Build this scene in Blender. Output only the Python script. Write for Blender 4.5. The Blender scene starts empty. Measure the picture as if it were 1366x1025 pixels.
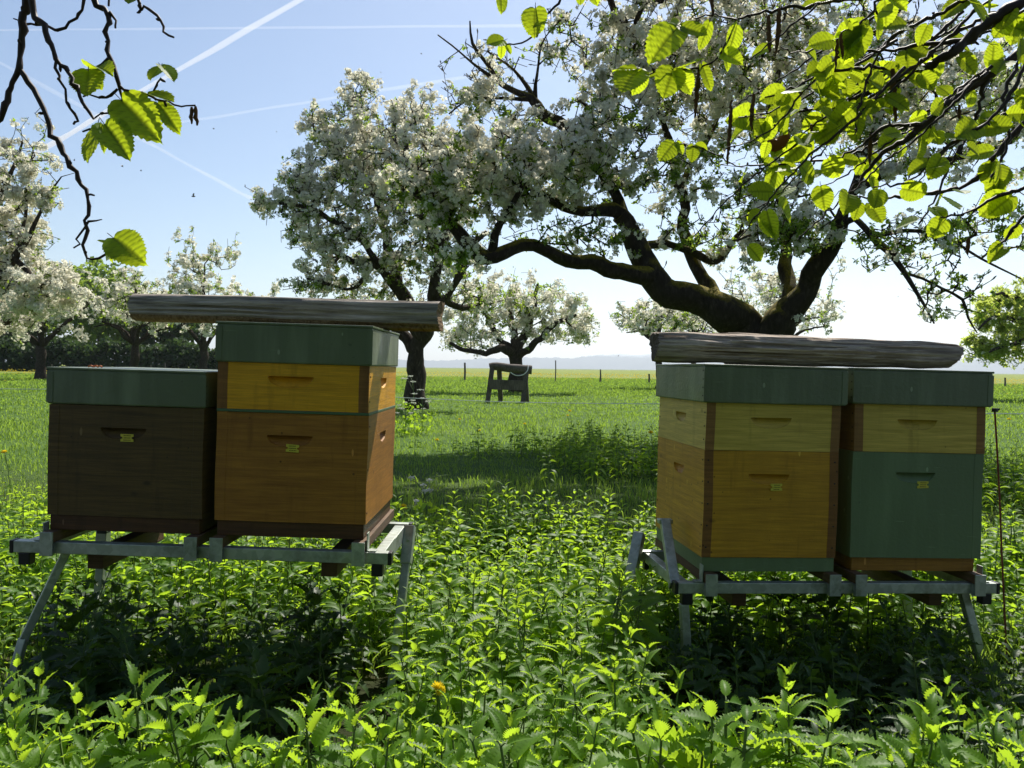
import bpy, bmesh, math
import numpy as np
from mathutils import Vector, Matrix

R = math.radians
rng = np.random.default_rng(7)
scn = bpy.context.scene
COL = scn.collection

# ------------------------------------------------------------------ camera
F = 1114.0
CAM = np.array([0.0, 0.0, 0.95])
pit, rol = R(1.08), R(0.62)
FW = np.array([0, math.cos(pit), -math.sin(pit)])
U0 = np.array([0, math.sin(pit), math.cos(pit)])
R0 = np.array([1.0, 0, 0])
RT = math.cos(rol) * R0 + math.sin(rol) * U0
UP = math.cos(rol) * U0 - math.sin(rol) * R0


def P(x, y, D):
    """point of the place seen at photo pixel (x, y) at depth D metres"""
    return CAM + D * (FW + (x - 683.0) / F * RT + (512.5 - y) / F * UP)


def G(x, D, z=0.0):
    """ground point in the column of pixel x at depth D"""
    p = P(x, 492, D)
    return np.array([p[0], p[1], z])


cd = bpy.data.cameras.new('camera')
cam = bpy.data.objects.new('camera', cd)
COL.objects.link(cam)
cd.sensor_fit = 'HORIZONTAL'
cd.angle = 2 * math.atan(683 / F)
cd.clip_start = 0.05
cd.clip_end = 200000
M = Matrix((RT, UP, -FW)).transposed().to_4x4()
M.translation = Vector(CAM)
cam.matrix_world = M
scn.camera = cam

# ------------------------------------------------------------------ light
EL, AZ = R(51), R(20)
SUN = Vector((math.sin(AZ) * math.cos(EL), math.cos(AZ) * math.cos(EL), math.sin(EL)))
sl = bpy.data.lights.new('sun', 'SUN')
sl.energy = 5.0
sl.angle = R(0.5)
sl.color = (1.0, 0.95, 0.86)
so = bpy.data.objects.new('sun', sl)
so.rotation_euler = SUN.to_track_quat('Z', 'Y').to_euler()
so.location = (3, 10, 30)
COL.objects.link(so)

w = bpy.data.worlds.new('World')
scn.world = w
w.use_nodes = True
nt = w.node_tree
nt.nodes.clear()
sky = nt.nodes.new('ShaderNodeTexSky')
sky.sky_type = 'NISHITA'
sky.sun_disc = False
sky.sun_elevation = EL
sky.sun_rotation = AZ
sky.altitude = 500
sky.air_density = 1.0
sky.dust_density = 1.0
sky.ozone_density = 1.3
bg = nt.nodes.new('ShaderNodeBackground')
bg.inputs['Strength'].default_value = 0.085
wo = nt.nodes.new('ShaderNodeOutputWorld')
nt.links.new(sky.outputs[0], bg.inputs[0])
nt.links.new(bg.outputs[0], wo.inputs[0])

scn.view_settings.view_transform = 'Standard'
scn.view_settings.look = 'None'
scn.view_settings.exposure = 0.65
scn.view_settings.gamma = 1.0
cy = scn.cycles
cy.use_denoising = True
cy.max_bounces = 7
cy.diffuse_bounces = 4
cy.glossy_bounces = 3
cy.transmission_bounces = 4
cy.volume_bounces = 0
cy.transparent_max_bounces = 8
cy.caustics_reflective = False
cy.caustics_refractive = False
cy.sample_clamp_indirect = 6.0


# ------------------------------------------------------------------ objects
def tag(o, label=None, cat=None, group=None, kind=None):
    if label: o['label'] = label
    if cat: o['category'] = cat
    if group: o['group'] = group
    if kind: o['kind'] = kind
    return o


def empty(name, loc=(0, 0, 0), mat=None):
    o = bpy.data.objects.new(name, None)
    o.empty_display_size = 0.1
    if mat is not None:
        o.matrix_world = mat
    else:
        o.location = loc
    COL.objects.link(o)
    return o


def mesh(name, V, FG, mats, smooth=False, attr=None):
    """V (n,3); FG list of (faces (m,k) int array, material index)"""
    V = np.asarray(V, np.float32)
    me = bpy.data.meshes.new(name)
    me.vertices.add(len(V))
    me.vertices.foreach_set('co', V.ravel())
    FG = [(np.asarray(f, np.int32), m) for f, m in FG if len(f)]
    nl = sum(f.size for f, _ in FG)
    npoly = sum(len(f) for f, _ in FG)
    me.loops.add(nl)
    me.loops.foreach_set('vertex_index', np.concatenate([f.ravel() for f, _ in FG]))
    me.polygons.add(npoly)
    st, mi, s0 = [], [], 0
    for f, m in FG:
        k = f.shape[1]
        st.append(s0 + np.arange(len(f)) * k)
        mi.append(np.full(len(f), m))
        s0 += f.size
    me.polygons.foreach_set('loop_start', np.concatenate(st).astype(np.int32))
    me.polygons.foreach_set('material_index', np.concatenate(mi).astype(np.int32))
    me.polygons.foreach_set('use_smooth', np.full(npoly, smooth))
    if attr is not None:
        a = me.attributes.new('vein', 'FLOAT', 'POINT')
        a.data.foreach_set('value', np.asarray(attr, np.float32))
    me.update(calc_edges=True)
    for m in (mats if isinstance(mats, (list, tuple)) else [mats]):
        me.materials.append(m)
    return me


def obj(name, me, parent=None):
    o = bpy.data.objects.new(name, me)
    COL.objects.link(o)
    if parent is not None:
        o.parent = parent
    return o


class MB:
    """collects pieces of ONE part"""

    def __init__(s):
        s.V, s.F, s.n = [], {}, 0

    def add(s, V, faces, m=0):
        V = np.asarray(V, float)
        for f in (faces if isinstance(faces, list) else [faces]):
            f = np.asarray(f, int)
            if len(f):
                s.F.setdefault((f.shape[1], m), []).append(f + s.n)
        s.V.append(V)
        s.n += len(V)
        return s

    def box(s, a, b, m=0, bev=0.0):
        a, b = np.minimum(a, b), np.maximum(a, b)
        if bev <= 0:
            V = np.array([[(a, b)[i][0], (a, b)[j][1], (a, b)[k][2]] for i in (0, 1) for j in (0, 1) for k in (0, 1)])
            Fq = [[0, 1, 3, 2], [4, 6, 7, 5], [0, 4, 5, 1], [2, 3, 7, 6], [0, 2, 6, 4], [1, 5, 7, 3]]
            return s.add(V, np.array(Fq), m)
        bm = bmesh.new()
        bmesh.ops.create_cube(bm, size=1)
        for v in bm.verts:
            v.co = Vector([(a[i] + b[i]) / 2 + v.co[i] * (b[i] - a[i]) for i in range(3)])
        bmesh.ops.bevel(bm, geom=bm.edges[:], offset=bev, segments=2, profile=0.6, affect='EDGES')
        return s.bm(bm, m)

    def bm(s, bm, m=0):
        bm.verts.index_update()
        V = np.array([v.co[:] for v in bm.verts])
        by = {}
        for f in bm.faces:
            by.setdefault(len(f.verts), []).append([v.index for v in f.verts])
        s.add(V, [np.array(x) for x in by.values()], m)
        bm.free()
        return s

    def beam(s, p, q, w_, h_, m=0, up=(0, 0, 1), bev=0.002):
        """rectangular bar from p to q"""
        p, q = np.array(p, float), np.array(q, float)
        L = np.linalg.norm(q - p)
        z = (q - p) / L
        u = np.array(up, float)
        if abs(u @ z) > .95: u = np.array([0, 1.0, 0])
        x = np.cross(u, z); x /= np.linalg.norm(x)
        y = np.cross(z, x)
        t = MB().box((-w_ / 2, -h_ / 2, 0), (w_ / 2, h_ / 2, L), 0, bev)
        V = np.concatenate(t.V) @ np.array([x, y, z]) + p
        return s.add(V, [np.concatenate(f) for f in t.F.values()], m) if len(t.F) == 1 else s._multi(V, t, m)

    def _multi(s, V, t, m):
        fs = []
        for (k, _), f in t.F.items():
            fs.append(np.concatenate(f))
        return s.add(V, fs, m)

    def tube(s, pts, rad, k=8, m=0, cap=True, noise=0.0, seed=0):
        V, Fq, caps = tube(pts, rad, k, noise, seed)
        s.add(V, Fq, m)
        if cap:
            n = len(V)
            s.add(V[:k], np.arange(k)[None, ::-1], m)
            s.add(V[n - k:], np.arange(k)[None, :], m)
        return s

    def mesh(s, name, mats, smooth=False):
        return mesh(name, np.concatenate(s.V), [(np.concatenate(f), m) for (k, m), f in s.F.items()], mats, smooth)

    def build(s, name, mats, parent=None, smooth=False):
        return obj(name, s.mesh(name, mats, smooth), parent)


def spline(pts, rad, step):
    """Catmull-Rom resample of a polyline (n,3) with radii"""
    pts, rad = np.asarray(pts, float), np.asarray(rad, float)
    A = np.vstack([2 * pts[0] - pts[1], pts, 2 * pts[-1] - pts[-2]])
    op, orr = [], []
    for i in range(len(pts) - 1):
        p0, p1, p2, p3 = A[i:i + 4]
        n = max(2, int(np.linalg.norm(p2 - p1) / step) + 1)
        t = np.linspace(0, 1, n, endpoint=False)[:, None]
        op.append(.5 * (2 * p1 + (p2 - p0) * t + (2 * p0 - 5 * p1 + 4 * p2 - p3) * t ** 2 + (3 * p1 - p0 - 3 * p2 + p3) * t ** 3))
        orr.append(rad[i] + (rad[i + 1] - rad[i]) * t[:, 0])
    op.append(pts[-1:]); orr.append(rad[-1:])
    return np.vstack(op), np.concatenate(orr)


def tube(pts, rad, k=8, noise=0.0, seed=0):
    pts = np.asarray(pts, float)
    n = len(pts)
    rad = np.broadcast_to(np.asarray(rad, float), (n,))
    T = np.gradient(pts, axis=0)
    T /= np.linalg.norm(T, axis=1)[:, None] + 1e-12
    ref = np.array([0.3, 0.5, 0.8]) if abs(T[0] @ np.array([0.3, .5, .8])) < .9 else np.array([1.0, 0, 0])
    X = np.zeros_like(pts)
    x = ref - T[0] * (ref @ T[0])
    for i in range(n):
        x = x - T[i] * (x @ T[i])
        x /= np.linalg.norm(x)
        X[i] = x
    Y = np.cross(T, X)
    a = np.arange(k) / k * 2 * np.pi
    rr = np.repeat(rad[:, None], k, 1)
    if noise:
        r2 = np.random.default_rng(seed)
        nz = r2.normal(size=(n, k))
        for _ in range(2):
            nz = (nz + np.roll(nz, 1, 1) + np.roll(nz, -1, 1)) / 3 * 1.4
            nz[1:-1] = (nz[:-2] + nz[1:-1] + nz[2:]) / 3 * 1.4
        rr = rr * (1 + noise * nz)
    V = pts[:, None, :] + rr[:, :, None] * (np.cos(a)[None, :, None] * X[:, None, :] + np.sin(a)[None, :, None] * Y[:, None, :])
    i = np.arange(n - 1)[:, None] * k
    j = np.arange(k)[None, :]
    j2 = (j + 1) % k
    Fq = np.stack([i + j, i + j2, i + k + j2, i + k + j], -1).reshape(-1, 4)
    return V.reshape(-1, 3), Fq, None


def frusta(A, B, ra, rb, k=4):
    """open frustum for each edge A->B, vectorised"""
    T = B - A
    T = T / (np.linalg.norm(T, axis=1)[:, None] + 1e-9)
    ref = np.where(np.abs(T[:, 2:3]) < .8, np.array([[0, 0, 1.0]]), np.array([[1.0, 0, 0]]))
    X = np.cross(T, ref); X /= np.linalg.norm(X, axis=1)[:, None] + 1e-9
    Y = np.cross(T, X)
    a = np.arange(k) / k * 2 * np.pi
    ring = np.cos(a)[None, :, None] * X[:, None] + np.sin(a)[None, :, None] * Y[:, None]
    V = np.concatenate([A[:, None] + ra[:, None, None] * ring, B[:, None] + rb[:, None, None] * ring], 1)
    j = np.arange(k); j2 = (j + 1) % k
    f = np.stack([j, j2, k + j2, k + j], -1)
    Fq = (np.arange(len(A))[:, None, None] * 2 * k + f[None]).reshape(-1, 4)
    return V.reshape(-1, 3), Fq


def scatter(tV, tF, Rm, sc, tr):
    """copies of a template into one vertex array. Rm (K,3,3) rows = local axes"""
    K = len(tr)
    V = np.einsum('ni,kij->knj', tV, Rm) * np.asarray(sc)[:, None, None] + tr[:, None, :]
    out = []
    for f in tF:
        out.append((f[None] + (np.arange(K) * len(tV))[:, None, None]).reshape(-1, f.shape[1]))
    return V.reshape(-1, 3), out


def frames(Z, rg=None, spin=None):
    """rotation rows (x,y,z) with z along Z, random spin"""
    rg = rg or rng
    Z = Z / (np.linalg.norm(Z, axis=1)[:, None] + 1e-9)
    a = rg.normal(size=Z.shape) if spin is None else spin
    X = a - Z * np.sum(a * Z, 1)[:, None]
    X /= np.linalg.norm(X, axis=1)[:, None] + 1e-9
    return np.stack([X, np.cross(Z, X), Z], 1)


# ------------------------------------------------------------------ materials
class NT:
    def __init__(s, name):
        s.m = bpy.data.materials.new(name)
        s.m.use_nodes = True
        s.t = s.m.node_tree
        s.t.nodes.clear()
        s.out = s.t.nodes.new('ShaderNodeOutputMaterial')

    def n(s, typ, ins=None, **props):
        nd = s.t.nodes.new('ShaderNode' + typ)
        for k, v in props.items():
            setattr(nd, k, v)
        for k, v in (ins or {}).items():
            s.set(nd, k, v)
        return nd

    def set(s, nd, k, v):
        if isinstance(v, bpy.types.Node):
            v = v.outputs[0]
        if isinstance(v, bpy.types.NodeSocket):
            s.t.links.new(v, nd.inputs[k])
        else:
            if isinstance(v, tuple) and len(v) == 3 and nd.inputs[k].type == 'RGBA':
                v = (*v, 1)
            nd.inputs[k].default_value = v

    def noise(s, scale, vec=None, detail=4, rough=.55, dist=0.0):
        nd = s.n('TexNoise', {'Scale': scale, 'Detail': detail, 'Roughness': rough, 'Distortion': dist})
        if vec is not None: s.set(nd, 'Vector', vec)
        return nd.outputs['Fac']

    def map(s, vec, scale=(1, 1, 1), rot=(0, 0, 0)):
        return s.n('Mapping', {'Vector': vec, 'Scale': scale, 'Rotation': rot}).outputs[0]

    def ramp(s, fac, stops):
        nd = s.n('ValToRGB', {'Fac': fac})
        cr = nd.color_ramp
        while len(cr.elements) < len(stops): cr.elements.new(.5)
        for e, (p, c) in zip(cr.elements, stops):
            e.position = p
            e.color = (*c, 1) if len(c) == 3 else c
        return nd.outputs[0]

    def mix(s, fac, a, b, mode='MIX'):
        nd = s.n('Mix', data_type='RGBA', blend_type=mode)
        for i, v in ((0, fac), (6, a), (7, b)):
            if isinstance(v, bpy.types.Node): v = v.outputs[0]
            if isinstance(v, bpy.types.NodeSocket): s.t.links.new(v, nd.inputs[i])
            else: nd.inputs[i].default_value = (*v, 1) if isinstance(v, tuple) and len(v) == 3 else v
        return nd.outputs[2]

    def math(s, op, a, b=0.0, clamp=False):
        nd = s.n('Math', operation=op, use_clamp=clamp)
        s.set(nd, 0, a); s.set(nd, 1, b)
        return nd.outputs[0]

    def coord(s, which='Object'):
        return s.n('TexCoord').outputs[which]

    def bump(s, h, strength=.3, dist=.01):
        return s.n('Bump', {'Height': h, 'Strength': strength, 'Distance': dist}).outputs[0]

    def bsdf(s, col, rough=.6, spec=.4, metal=0.0, normal=None):
        nd = s.n('BsdfPrincipled', {'Base Color': col, 'Roughness': rough, 'Specular IOR Level': spec, 'Metallic': metal})
        if normal is not None: s.set(nd, 'Normal', normal)
        return nd.outputs[0]

    def done(s, sh):
        s.t.links.new(sh, s.out.inputs['Surface'])
        return s.m


def plain(name, col, rough=.6, spec=.4, metal=0.0, var=.25, sc=30):
    t = NT(name)
    c = t.mix(t.noise(sc, t.coord()), tuple(x * (1 - var) for x in col), tuple(min(1, x * (1 + var)) for x in col))
    return t.done(t.bsdf(c, rough, spec, metal))


def leafmat(name, c1, c2, tr, k=.45, rough=.45, spec=.35, vein=False):
    """thin leaf: reflecting side, translucent side"""
    t = NT(name)
    r1 = t.n('ObjectInfo').outputs['Random']
    r2 = t.n('NewGeometry').outputs['Random Per Island']
    f = t.math('FRACT', t.math('ADD', r1, r2))
    c = t.mix(f, c1, c2)
    tc = t.mix(f, tuple(x * .75 for x in tr), tuple(min(1, x * 1.2) for x in tr))
    if vein:
        va = t.n('Attribute', attribute_name='vein').outputs['Fac']
        c = t.mix(va, c, tuple(x * 1.5 for x in c2))
        tc = t.mix(va, tc, tuple(x * .30 for x in tr))
    p = t.bsdf(c, rough, spec)
    tl = t.n('BsdfTranslucent', {'Color': tc})
    ms = t.n('MixShader', {'Fac': k})
    t.t.links.new(p, ms.inputs[1])
    t.t.links.new(tl.outputs[0], ms.inputs[2])
    return t.done(ms.outputs[0])


M_NETTLE = leafmat('nettle_leaf', (.075, .165, .025), (.14, .25, .034), (.42, .62, .03), .55, .48, .25)
M_NSTEM = plain('nettle_stem', (.10, .15, .04), .6, .3)
M_HAZEL = leafmat('hazel_leaf', (.07, .14, .018), (.11, .20, .025), (.56, .70, .02), .62, .5, .25, True)
M_APLEAF = leafmat('apple_leaf', (.06, .12, .025), (.10, .18, .04), (.42, .58, .06), .52, .5, .25)
M_PETAL = leafmat('petal', (.72, .70, .60), (.86, .84, .74), (.82, .79, .64), .50, .7, .1)
M_GREENLEAF = leafmat('pear_leaf', (.055, .11, .025), (.11, .18, .04), (.36, .50, .06), .46, .5, .3)
M_PEARLEAF = leafmat('fresh_pear_leaf', (.15, .22, .045), (.22, .30, .07), (.68, .78, .15), .62, .5, .2)
M_DOCK = leafmat('shade_dark_leaf', (.022, .052, .012), (.04, .085, .018), (.14, .24, .02), .35, .5, .3)  # leaf colour darkened to deepen the shade below the hives
M_HEDGE = leafmat('hedge_leaf', (.028, .055, .022), (.045, .08, .028), (.08, .14, .03), .3, .6, .2)
M_GRASS = leafmat('grass_blade', (.075, .14, .025), (.115, .19, .035), (.32, .48, .05), .48, .55, .2)
M_CATKIN = plain('catkin', (.12, .06, .025), .8, .2, 0, .4, 300)
M_DRYLEAF = leafmat('dry_leaf', (.22, .09, .03), (.28, .12, .04), (.4, .15, .03), .3, .6, .2)
M_YELLOW = leafmat('dandelion_petal', (.85, .62, .012), (.90, .74, .03), (.85, .68, .03), .3, .6, .2)
M_UMBEL = leafmat('white_umbel', (.65, .66, .58), (.75, .75, .7), (.6, .6, .5), .35, .7, .1)


def bark(name, c1, c2, moss=0.0, sc=6.0):
    t = NT(name)
    co = t.coord()
    n1 = t.noise(sc * 4, t.map(co, (1, 1, .35)), 6, .65)
    c = t.ramp(n1, [(.3, tuple(x * .5 for x in c1)), (.55, c1), (.75, c2)])
    if moss:
        nz = t.n('SeparateXYZ', {0: t.n('NewGeometry').outputs['Normal']}).outputs[2]
        f = t.math('MULTIPLY', t.math('SUBTRACT', t.math('ADD', nz, t.math('MULTIPLY', t.noise(sc * .9, co, 4), 1.3)), .98), 2.6, True)
        c = t.mix(t.math('MULTIPLY', f, moss), c, t.ramp(t.noise(sc * 7, co, 3), [(.3, (.08, .075, .010)), (.7, (.30, .235, .025))]))
    b = t.bump(t.noise(sc * 7, t.map(co, (1, 1, .3)), 6, .7), .9, .03)
    return t.done(t.bsdf(c, .9, .15, 0, b))


M_BARK = bark('apple_bark', (.055, .042, .03), (.12, .10, .075))
M_BARKMOSS = bark('mossy_bark', (.045, .034, .024), (.10, .08, .055), 1.0)
M_TWIG = plain('hazel_twig', (.035, .02, .014), .6, .35, 0, .4, 90)


def wood(name, c1, c2, rough=.55, axis='x', dirt=.35, spec=.35, knots=True):
    """stained wood with grain along the board and dirt of its own"""
    t = NT(name)
    co = t.coord()
    rnd = t.n('ObjectInfo').outputs['Random']
    off = t.n('VectorMath', {0: co, 1: t.n('CombineXYZ', {0: t.math('MULTIPLY', rnd, 7.0), 1: 0.0, 2: t.math('MULTIPLY', rnd, 3.0)})}, operation='ADD').outputs[0]
    g = t.noise(7, t.map(off, (.7, .7, 13)), 5, .6, .6)
    g2 = t.noise(40, t.map(off, (.25, .25, 14)), 3, .6)
    c = t.mix(t.ramp(g, [(.3, (0, 0, 0)), (.7, (1, 1, 1))]), tuple(x * .85 for x in c1), tuple(x * 1.1 for x in c2))
    c = t.mix(t.math('MULTIPLY', t.ramp(g2, [(.42, (0, 0, 0)), (.66, (1, 1, 1))]), .5), c, tuple(x * .55 for x in c1))
    if knots:
        v = t.n('TexVoronoi', {'Vector': t.map(off, (1, 1, 1.7)), 'Scale': 5.5}).outputs['Distance']
        c = t.mix(t.ramp(v, [(.03, (.75, .75, .75)), (.085, (0, 0, 0))]), c, tuple(x * .35 for x in c1))
    d = t.ramp(t.noise(5, t.map(off, (1.2, 1.2, .5)), 6, .7), [(.45, (0, 0, 0)), (.75, (1, 1, 1))])
    c = t.mix(t.math('MULTIPLY', d, dirt), c, tuple(x * .4 for x in c1))
    vd = t.n('TexVoronoi', {'Vector': off, 'Scale': 34.0})
    sp = t.math('MULTIPLY', t.math('LESS_THAN', vd.outputs['Distance'], .11), t.math('GREATER_THAN', t.n('SeparateColor', {0: vd.outputs['Color']}).outputs[0], .80))
    c = t.mix(t.math('MULTIPLY', sp, .8), c, tuple(x * .25 for x in c1))
    vl = t.n('TexVoronoi', {'Vector': t.map(off, (1.6, 1.6, .5)), 'Scale': 21.0})
    dr = t.math('MULTIPLY', t.math('LESS_THAN', vl.outputs['Distance'], .12), t.math('GREATER_THAN', t.n('SeparateColor', {0: vl.outputs['Color']}).outputs[0], .86))
    c = t.mix(t.math('MULTIPLY', dr, .55), c, tuple(min(1, x * 1.8 + .05) for x in c2))
    ru = t.ramp(t.noise(11, t.map(off, (1.8, 1.8, .22)), 5, .65), [(.56, (0, 0, 0)), (.74, (.7, .7, .7))])
    c = t.mix(ru, c, tuple(x * .5 for x in c1))
    b = t.bump(t.math('ADD', g2, t.math('MULTIPLY', t.noise(160, off, 2), .5)), .35, .003)
    return t.done(t.bsdf(c, rough, spec, 0, b))


M_DARKBROWN = wood('dark_brown_stain', (.090, .050, .014), (.14, .080, .022), .5)
M_BROWN = wood('brown_stain', (.32, .125, .016), (.46, .195, .026), .5, dirt=.35)
M_FLOORBROWN = wood('floor_brown', (.075, .03, .012), (.11, .045, .016), .5)
M_YELLOWWOOD = wood('yellow_stain', (.70, .32, .010), (.84, .41, .016), .5, dirt=.18)
M_CORNER = wood('corner_stain', (.22, .09, .02), (.30, .13, .03), .55)
M_PALE = wood('pale_pine', (.58, .40, .06), (.70, .50, .10), .5, dirt=.15)
M_PALECORNER = wood('pale_corner', (.26, .12, .03), (.34, .17, .045), .55)
M_ORANGE = wood('orange_stain', (.52, .24, .012), (.64, .33, .022), .5, dirt=.3)
M_ORANGECORNER = wood('orange_corner', (.2, .08, .015), (.28, .12, .025), .55)
M_FLOORORANGE = wood('floor_orange', (.34, .145, .018), (.42, .19, .025), .5, dirt=.4)
M_BEARER = wood('bearer_wood', (.10, .055, .025), (.15, .085, .04), .7)


def paint(name, c, rough=.42, streak=.5):
    t = NT(name)
    co = t.coord()
    s1 = t.noise(9, t.map(co, (1.6, 1.6, .16)), 5, .6)
    s2 = t.noise(5, co, 6, .65)
    cc = t.mix(s2, tuple(x * .8 for x in c), tuple(x * 1.2 for x in c))
    cc = t.mix(t.math('MULTIPLY', t.ramp(s1, [(.48, (0, 0, 0)), (.78, (1, 1, 1))]), streak), cc, tuple(x * 1.7 + .03 for x in c))
    sp = t.ramp(t.noise(60, co, 2), [(.70, (0, 0, 0)), (.78, (1, 1, 1))])
    cc = t.mix(t.math('MULTIPLY', sp, .5), cc, tuple(x * .45 for x in c))
    vl = t.n('TexVoronoi', {'Vector': t.map(co, (1.2, 1.2, .6)), 'Scale': 24.0})
    dr = t.math('MULTIPLY', t.math('LESS_THAN', vl.outputs['Distance'], .11), t.math('GREATER_THAN', t.n('SeparateColor', {0: vl.outputs['Color']}).outputs[0], .84))
    cc = t.mix(t.math('MULTIPLY', dr, .6), cc, tuple(min(1, x * 2.0 + .10) for x in c))
    scr = t.ramp(t.noise(26, t.map(co, (.35, .35, 5.0), (0, .35, 0)), 3, .5), [(.66, (0, 0, 0)), (.72, (.5, .5, .5))])
    cc = t.mix(scr, cc, tuple(x * 1.6 + .03 for x in c))
    b = t.bump(t.math('ADD', t.noise(90, co, 3), t.math('MULTIPLY', t.noise(6, co, 2), 2.0)), .25, .004)
    return t.done(t.bsdf(cc, t.ramp(s2, [(.3, (rough - .1,) * 3), (.7, (rough + .15,) * 3)]), .5, 0, b))


M_ROOF = paint('roof_paint', (.115, .138, .075), .36, .8)
M_GREENBOX = paint('green_box_paint', (.125, .175, .078), .55, .35)
M_GREENSTRIP = paint('green_strip', (.07, .13, .06), .5, .1)
M_BLACK = plain('black_plastic', (.012, .012, .014), .45, .4)
M_NAIL = plain('nail_head', (.03, .02, .015), .6, .4)
M_PLATE = plain('yellow_plate', (.62, .52, .05), .4, .5, 0, .1)
M_PLATEINK = plain('plate_marks', (.14, .11, .02), .6, .3)


def galv():
    t = NT('galvanised_steel')
    co = t.coord()
    v = t.n('TexVoronoi', {'Vector': co, 'Scale': 55}).outputs['Color']
    n = t.noise(14, co, 5, .65)
    c = t.mix(t.n('SeparateColor', {0: v}).outputs[0], (.33, .36, .32), (.47, .50, .46))
    c = t.mix(t.ramp(n, [(.5, (0, 0, 0)), (.7, (.7, .7, .7))]), c, (.17, .19, .12))
    return t.done(t.bsdf(c, t.ramp(n, [(.3, (.34,) * 3), (.7, (.55,) * 3)]), .5, .6))


M_GALV = galv()


def oldwood(name, c1, c2, ax):
    t = NT(name)
    co = t.coord()
    sc = [18, 18, 18]; sc[ax] = .9
    g = t.noise(4.5, t.map(co, tuple(sc)), 7, .7, .3)
    c = t.ramp(g, [(.28, tuple(x * .07 for x in c1)), (.43, c1), (.6, c2), (.8, tuple(min(1, x * 1.35) for x in c2))])
    n = t.noise(3.5, co, 5, .6)
    c = t.mix(t.ramp(n, [(.45, (0, 0, 0)), (.7, (.6, .6, .6))]), c, tuple(x * .5 for x in c1))
    b = t.bump(g, .8, .012)
    return t.done(t.bsdf(c, .85, .2, 0, b))


M_OLD = oldwood('weathered_wood', (.29, .25, .21), (.54, .47, .39), 0)
M_OLDLOG = oldwood('weathered_log', (.26, .205, .16), (.56, .47, .38), 0)
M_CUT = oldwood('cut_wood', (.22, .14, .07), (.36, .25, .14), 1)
M_CUTDARK = oldwood('dark_cut_wood', (.11, .085, .06), (.19, .15, .11), 2)
M_POST = oldwood('post_wood', (.10, .085, .07), (.18, .155, .13), 2)
M_ROPE = plain('fence_rope', (.75, .75, .72), .7, .2)
M_ROD = plain('rusty_rod', (.20, .055, .03), .7, .3, 0, .5, 60)
M_BEE = plain('bee_body', (.03, .02, .01), .6, .4)
M_WING = plain('bee_wing', (.16, .15, .14), .3, .5)


def groundmat():
    t = NT('meadow_ground')
    co = t.coord()
    sep = t.n('SeparateXYZ', {0: co})
    y = sep.outputs[1]
    near = t.ramp(t.noise(6, co, 8, .7), [(.3, (.018, .022, .008)), (.5, (.035, .045, .015)), (.72, (.07, .055, .03))])
    g1 = t.noise(.55, co, 6, .7)
    grass = t.ramp(g1, [(.25, (.04, .085, .016)), (.5, (.07, .13, .024)), (.75, (.11, .17, .035))])
    fy = t.math('MULTIPLY', t.math('SUBTRACT', y, 4.5), .25, True)
    c = t.mix(fy, near, grass)
    yel = t.ramp(t.noise(.45, co, 7, .75), [(.40, (.12, .18, .03)), (.60, (.24, .25, .045)), (.78, (.38, .35, .05))])
    ff = t.math('MULTIPLY', t.math('SUBTRACT', t.math('ADD', y, t.math('MULTIPLY', t.noise(.05, co, 4), 26.0)), 80.0), .06, True)
    far = t.math('MULTIPLY', t.math('SUBTRACT', y, 700.0), .002, True)
    c = t.mix(ff, c, yel)
    c = t.mix(far, c, (.13, .17, .05))
    b = t.bump(t.noise(14, co, 6, .7), .8, .05)
    return t.done(t.bsdf(c, .9, .1, 0, b))


# ------------------------------------------------------------------ setting
n = 41
e = np.sinh(np.linspace(-7.2, 7.2, n)) / math.sinh(7.2) * 11000
gx, gy = np.meshgrid(e, e, indexing='ij')
V = np.stack([gx, gy, 0 * gx], -1).reshape(-1, 3)
i, j = np.meshgrid(np.arange(n - 1), np.arange(n - 1), indexing='ij')
q = (i * n + j).ravel()
ground = obj('ground', mesh('ground', V, [(np.stack([q, q + n, q + n + 1, q + 1], -1), 0)], groundmat()))
tag(ground, kind='structure')


def mountains():
    t = NT('mountain_rock')
    co = t.coord()
    nz = t.noise(.004, co, 8, .65)
    z = t.n('SeparateXYZ', {0: co}).outputs[2]
    sn = t.math('MULTIPLY', t.math('SUBTRACT', t.math('ADD', z, t.math('MULTIPLY', nz, 110.0)), 185.0), .02, True)
    c = t.mix(sn, t.ramp(nz, [(.3, (.03, .05, .05)), (.7, (.10, .11, .10))]), (.75, .78, .8))
    m = t.done(t.bsdf(c, .95, .05))
    r = np.random.default_rng(3)
    na, nr = 420, 9
    az = np.linspace(-.75, .75, na)
    hh = np.zeros(na)
    for o in range(1, 8):
        f = 3.1 * 1.9 ** o
        hh += np.abs(np.sin(az * f + r.uniform(0, 6))) * 1.0 / 1.75 ** o
    hh = hh / hh.max()
    env = np.interp(az, [-.75, -.2, -.06, .05, .17, .3, .75], [95, 105, 120, 128, 215, 190, 150])
    top = env * (.55 + .5 * hh)
    V = np.zeros((nr, na, 3))
    for k in range(nr):
        u = k / (nr - 1)
        d = 8700 + 900 * u
        V[k, :, 0] = np.sin(az) * d
        V[k, :, 1] = np.cos(az) * d
        prof = math.sin(min(1, u * 1.5) * math.pi / 2) if u < .67 else 1 - (u - .67) / .33 * 1.02
        V[k, :, 2] = top * prof + (r.normal(size=na) * 5 if 0 < k < nr - 1 else 0) - (2 if k in (0, nr - 1) else 0) * 0 - (.3 if k in (0, nr - 1) else 0)
    i, j = np.meshgrid(np.arange(nr - 1), np.arange(na - 1), indexing='ij')
    q = (i * na + j).ravel()
    o = obj('mountains', mesh('mountains', V.reshape(-1, 3), [(np.stack([q, q + 1, q + na + 1, q + na], -1), 0)], m, True))
    tag(o, kind='structure')


mountains()

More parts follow.
